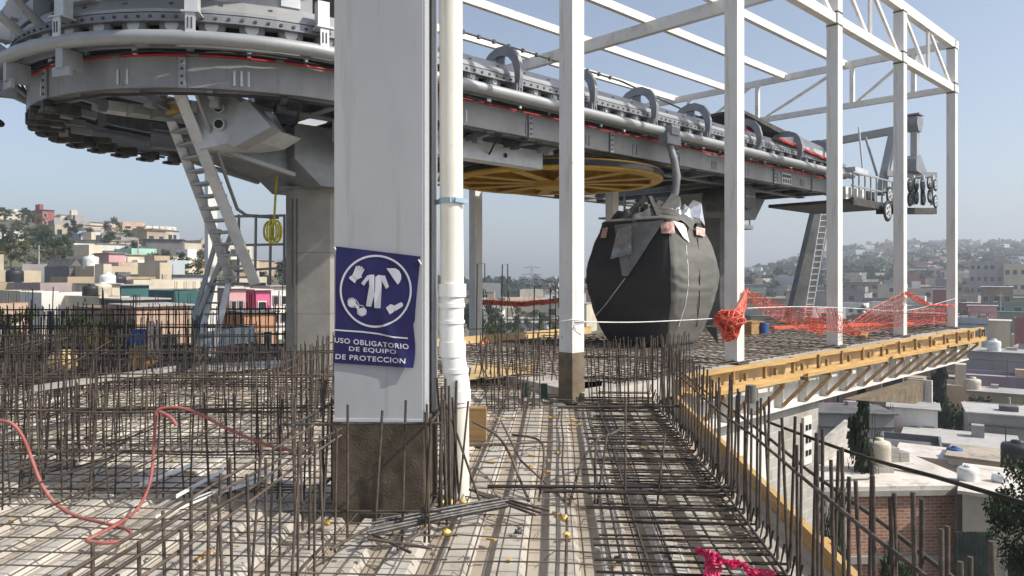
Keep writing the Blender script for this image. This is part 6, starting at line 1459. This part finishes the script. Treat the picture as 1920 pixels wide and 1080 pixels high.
def tree_fill(n, u0, u1, y0, y1, group, zn, seed):
    rnd = random.Random(seed); L_ = []; t_ = 0
    while len(L_) < n and t_ < 2000:
        t_ += 1; u = rnd.uniform(u0, u1); y = y0*(y1/y0)**rnd.random(); x = (u-960)/F*y
        if any(abs(x-h[2].x) < h[6]/2+.8 and abs(y-h[2].y) < h[7]/2+.8 for h in HOUSES): continue
        L_.append((u, y, x))
    L_.sort(); W_ = {'dark': 'dark green', 'grey': 'grey green', 'round': 'mid green', 'olive': 'olive'}
    for i, (u, y, x) in enumerate(L_):
        k = rnd.choice(('dark', 'grey', 'dark', 'round', 'olive', 'grey')); h = rnd.uniform(2.6, 5.8); w_ = rnd.uniform(2.2, 4.6)
        z = ground(x, y); near = min(HOUSES, key=lambda q: (q[0]-u)**2+((q[1]-y)*1.5)**2)
        side = 'left of' if u < near[0] else 'right of'
        nl = near[8].split(' with ')[0].split(' in the ')[0].split(' below ')[0].split(' beside ')[0].split(' above ')[0].split(' at ')[0]
        lab = '%s %s tree %s %s, %s' % ('short' if h < 3.8 else 'tall' if h > 5.2 else 'medium', W_[k], side, ' '.join(nl.split()[:3]), zn if y < (y0*y1)**.5 else zn+' higher up')
        tree(lab, u, HV-(z+h-H)*F/y, w_*F/y, y, k, 'tree', group)
tree_fill(30, -20, 420, 90, 225, G1, 'left hillside', 21)
tree_fill(10, 420, 600, 80, 200, G1, 'behind the pillar', 22)
tree_fill(14, 860, 1060, 90, 300, 'trees on the plain', 'plain', 23)
tree_fill(44, 1395, 1950, 110, 340, G2, 'right hillside', 24)
tree_fill(12, 1600, 1930, 50, 100, G2, 'valley floor', 25)
lab_seen = {}
for o in sorted([o for o in COL.objects if o.get('category') == 'tree'], key=lambda o: o.location.x/o.location.y):
    l = o['label']; lab_seen.setdefault(l, []).append(o)
for l, os_ in lab_seen.items():
    if len(os_) > 1:
        for i, o in enumerate(os_): o['label'] = l.replace(' tree ', ' tree (%s from left) ' % ('first', 'second', 'third', 'fourth', 'fifth', 'sixth')[min(i, 5)], 1)

# ------------------------------------------------------------------ far hazy town and woods: beyond counting
def far_town():
    rnd = random.Random(5); mb = MB(); names = ['white', 'cream', 'grey', 'tan', 'dark grey', 'dark red', 'pale blue', 'brown']
    for i in range(2300):
        u = rnd.uniform(1300, 2100) if rnd.random() < .8 else rnd.uniform(820, 1150)
        y = 300*(960/300)**rnd.random(); x = (u-960)/F*y; z = ground(x, y); wd = rnd.uniform(6, 14); ht = rnd.choice((3, 3, 5.5, 6, 8)); r = rnd.uniform(0, pi)
        mb.box((x, y, z+ht/2-1), (wd, rnd.uniform(6, 12), ht+2), (Vector((cos(r), sin(r), 0)), Vector((-sin(r), cos(r), 0)), Z), rnd.randrange(len(names)))
    tag(mb.build('far_town', [WM[n] for n in names]), 'hazy mass of small houses covering the far right hill', 'town', kind='stuff')
    mb = MB()
    for i in range(2600):
        u = rnd.uniform(1300, 2100) if rnd.random() < .75 else rnd.uniform(820, 1150)
        y = 300*(1000/300)**rnd.random(); x = (u-960)/F*y; z = ground(x, y); h = rnd.uniform(4, 11); w_ = rnd.uniform(3, 6)
        for k in range(26):
            d = Vector((rnd.gauss(0, 1), rnd.gauss(0, 1), rnd.gauss(0, 1))).normalized(); p = Vector((x, y, z+h*.6))+Vector((d.x*w_, d.y*w_, d.z*h*.42))*rnd.random()**.4
            e = Vector((rnd.gauss(0, 1), rnd.gauss(0, 1), rnd.gauss(0, 1))).normalized(); f_ = e.orthogonal().normalized(); g = e.cross(f_); s_ = rnd.uniform(.9, 1.8)
            mb.add([p-f_*s_, p+g*s_, p+f_*s_, p-g*s_], [(0, 1, 2, 3)])
    tag(mb.build('far_woods', 'leaf_dark'), 'hazy trees scattered over the far right hill', 'woods', kind='stuff')
far_town()
def pylon(label, u, vt, y, s):
    x = (u-960)/F*y; zg = ground(x, y); zt = H-(vt-HV)/F*y; h = zt-zg; b = h*.11
    root = thing('pylon', label, 'pylon', (x, y, zg)); mb = MB(); r = .0016*y*.14
    for i in (-1, 1):
        for j in (-1, 1): mb.tube([(x+i*b, y+j*b, zg), (x+i*b*.25, y+j*b*.25, zg+h*.6), (x+i*.2, y+j*.2, zt)], r, 4)
    n = 9
    for k in range(n):
        z0 = zg+h*k/n; z1 = zg+h*(k+1)/n; w0 = b*(1-k/n*.9); w1 = b*(1-(k+1)/n*.9)
        mb.tube([(x-w0, y-w0, z0), (x+w1, y-w1, z1)], r*.7, 3); mb.tube([(x+w0, y-w0, z0), (x-w1, y-w1, z1)], r*.7, 3)
    mb.build('tower', 'galv_mid', root)
    for f_, l in ((.99, .15), (.86, .19), (.74, .15)):
        m2 = MB(); z = zg+h*f_; m2.tube([(x-h*l, y, z), (x, y, z+h*.03), (x+h*l, y, z)], r, 4); m2.tube([(x-h*l, y, z), (x+h*l, y, z)], r, 4); m2.build('cross_arm', 'galv_mid', root)
pylon('grey power pylon in the haze behind the slab', 997, 501, 190, 1)
def pole(label, u, vt, y):
    x = (u-960)/F*y; z = ground(x, y); mb = MB(); zt = H-(vt-HV)/F*y; mb.tube([(x, y, z), (x, y, zt)], [.14, .09], 6); mb.box((x, y, zt-.6), (1.4, .1, .1)); tag(mb.build('utility_pole', 'concrete', loc=(x, y, z)), label, 'utility pole', 'utility poles')
for a_ in (('utility pole standing left of the large grey green tree', 73, 460, 95), ('utility pole in front of the large dark grey block', 259, 447, 120), ('utility pole above the dark grey building at right', 1876, 548, 140), ('utility pole at the right edge of the valley', 1892, 745, 50)): pole(*a_)

# ------------------------------------------------------------------ haze
def haze():
    mb = MB(); mb.box((0, 500, 33), (4200, 3200, 110)); m = bpy.data.materials.new('haze'); m.use_nodes = True; t = m.node_tree
    for n in list(t.nodes):
        if n.type != 'OUTPUT_MATERIAL': t.nodes.remove(n)
    out = [n for n in t.nodes if n.type == 'OUTPUT_MATERIAL'][0]; v = t.nodes.new('ShaderNodeVolumePrincipled')
    v.inputs['Color'].default_value = (.80, .86, .95, 1); v.inputs['Density'].default_value = .0008; v.inputs['Anisotropy'].default_value = .2
    t.links.new(v.outputs[0], out.inputs['Volume'])
    tag(mb.build('haze', m), 'pale blue air haze over the valley', 'haze', kind='stuff')
haze()
for o in COL.objects:
    if '_w' in o: del o['_w']
    if o.get('category') and not o.get('kind'): o['kind'] = 'thing'
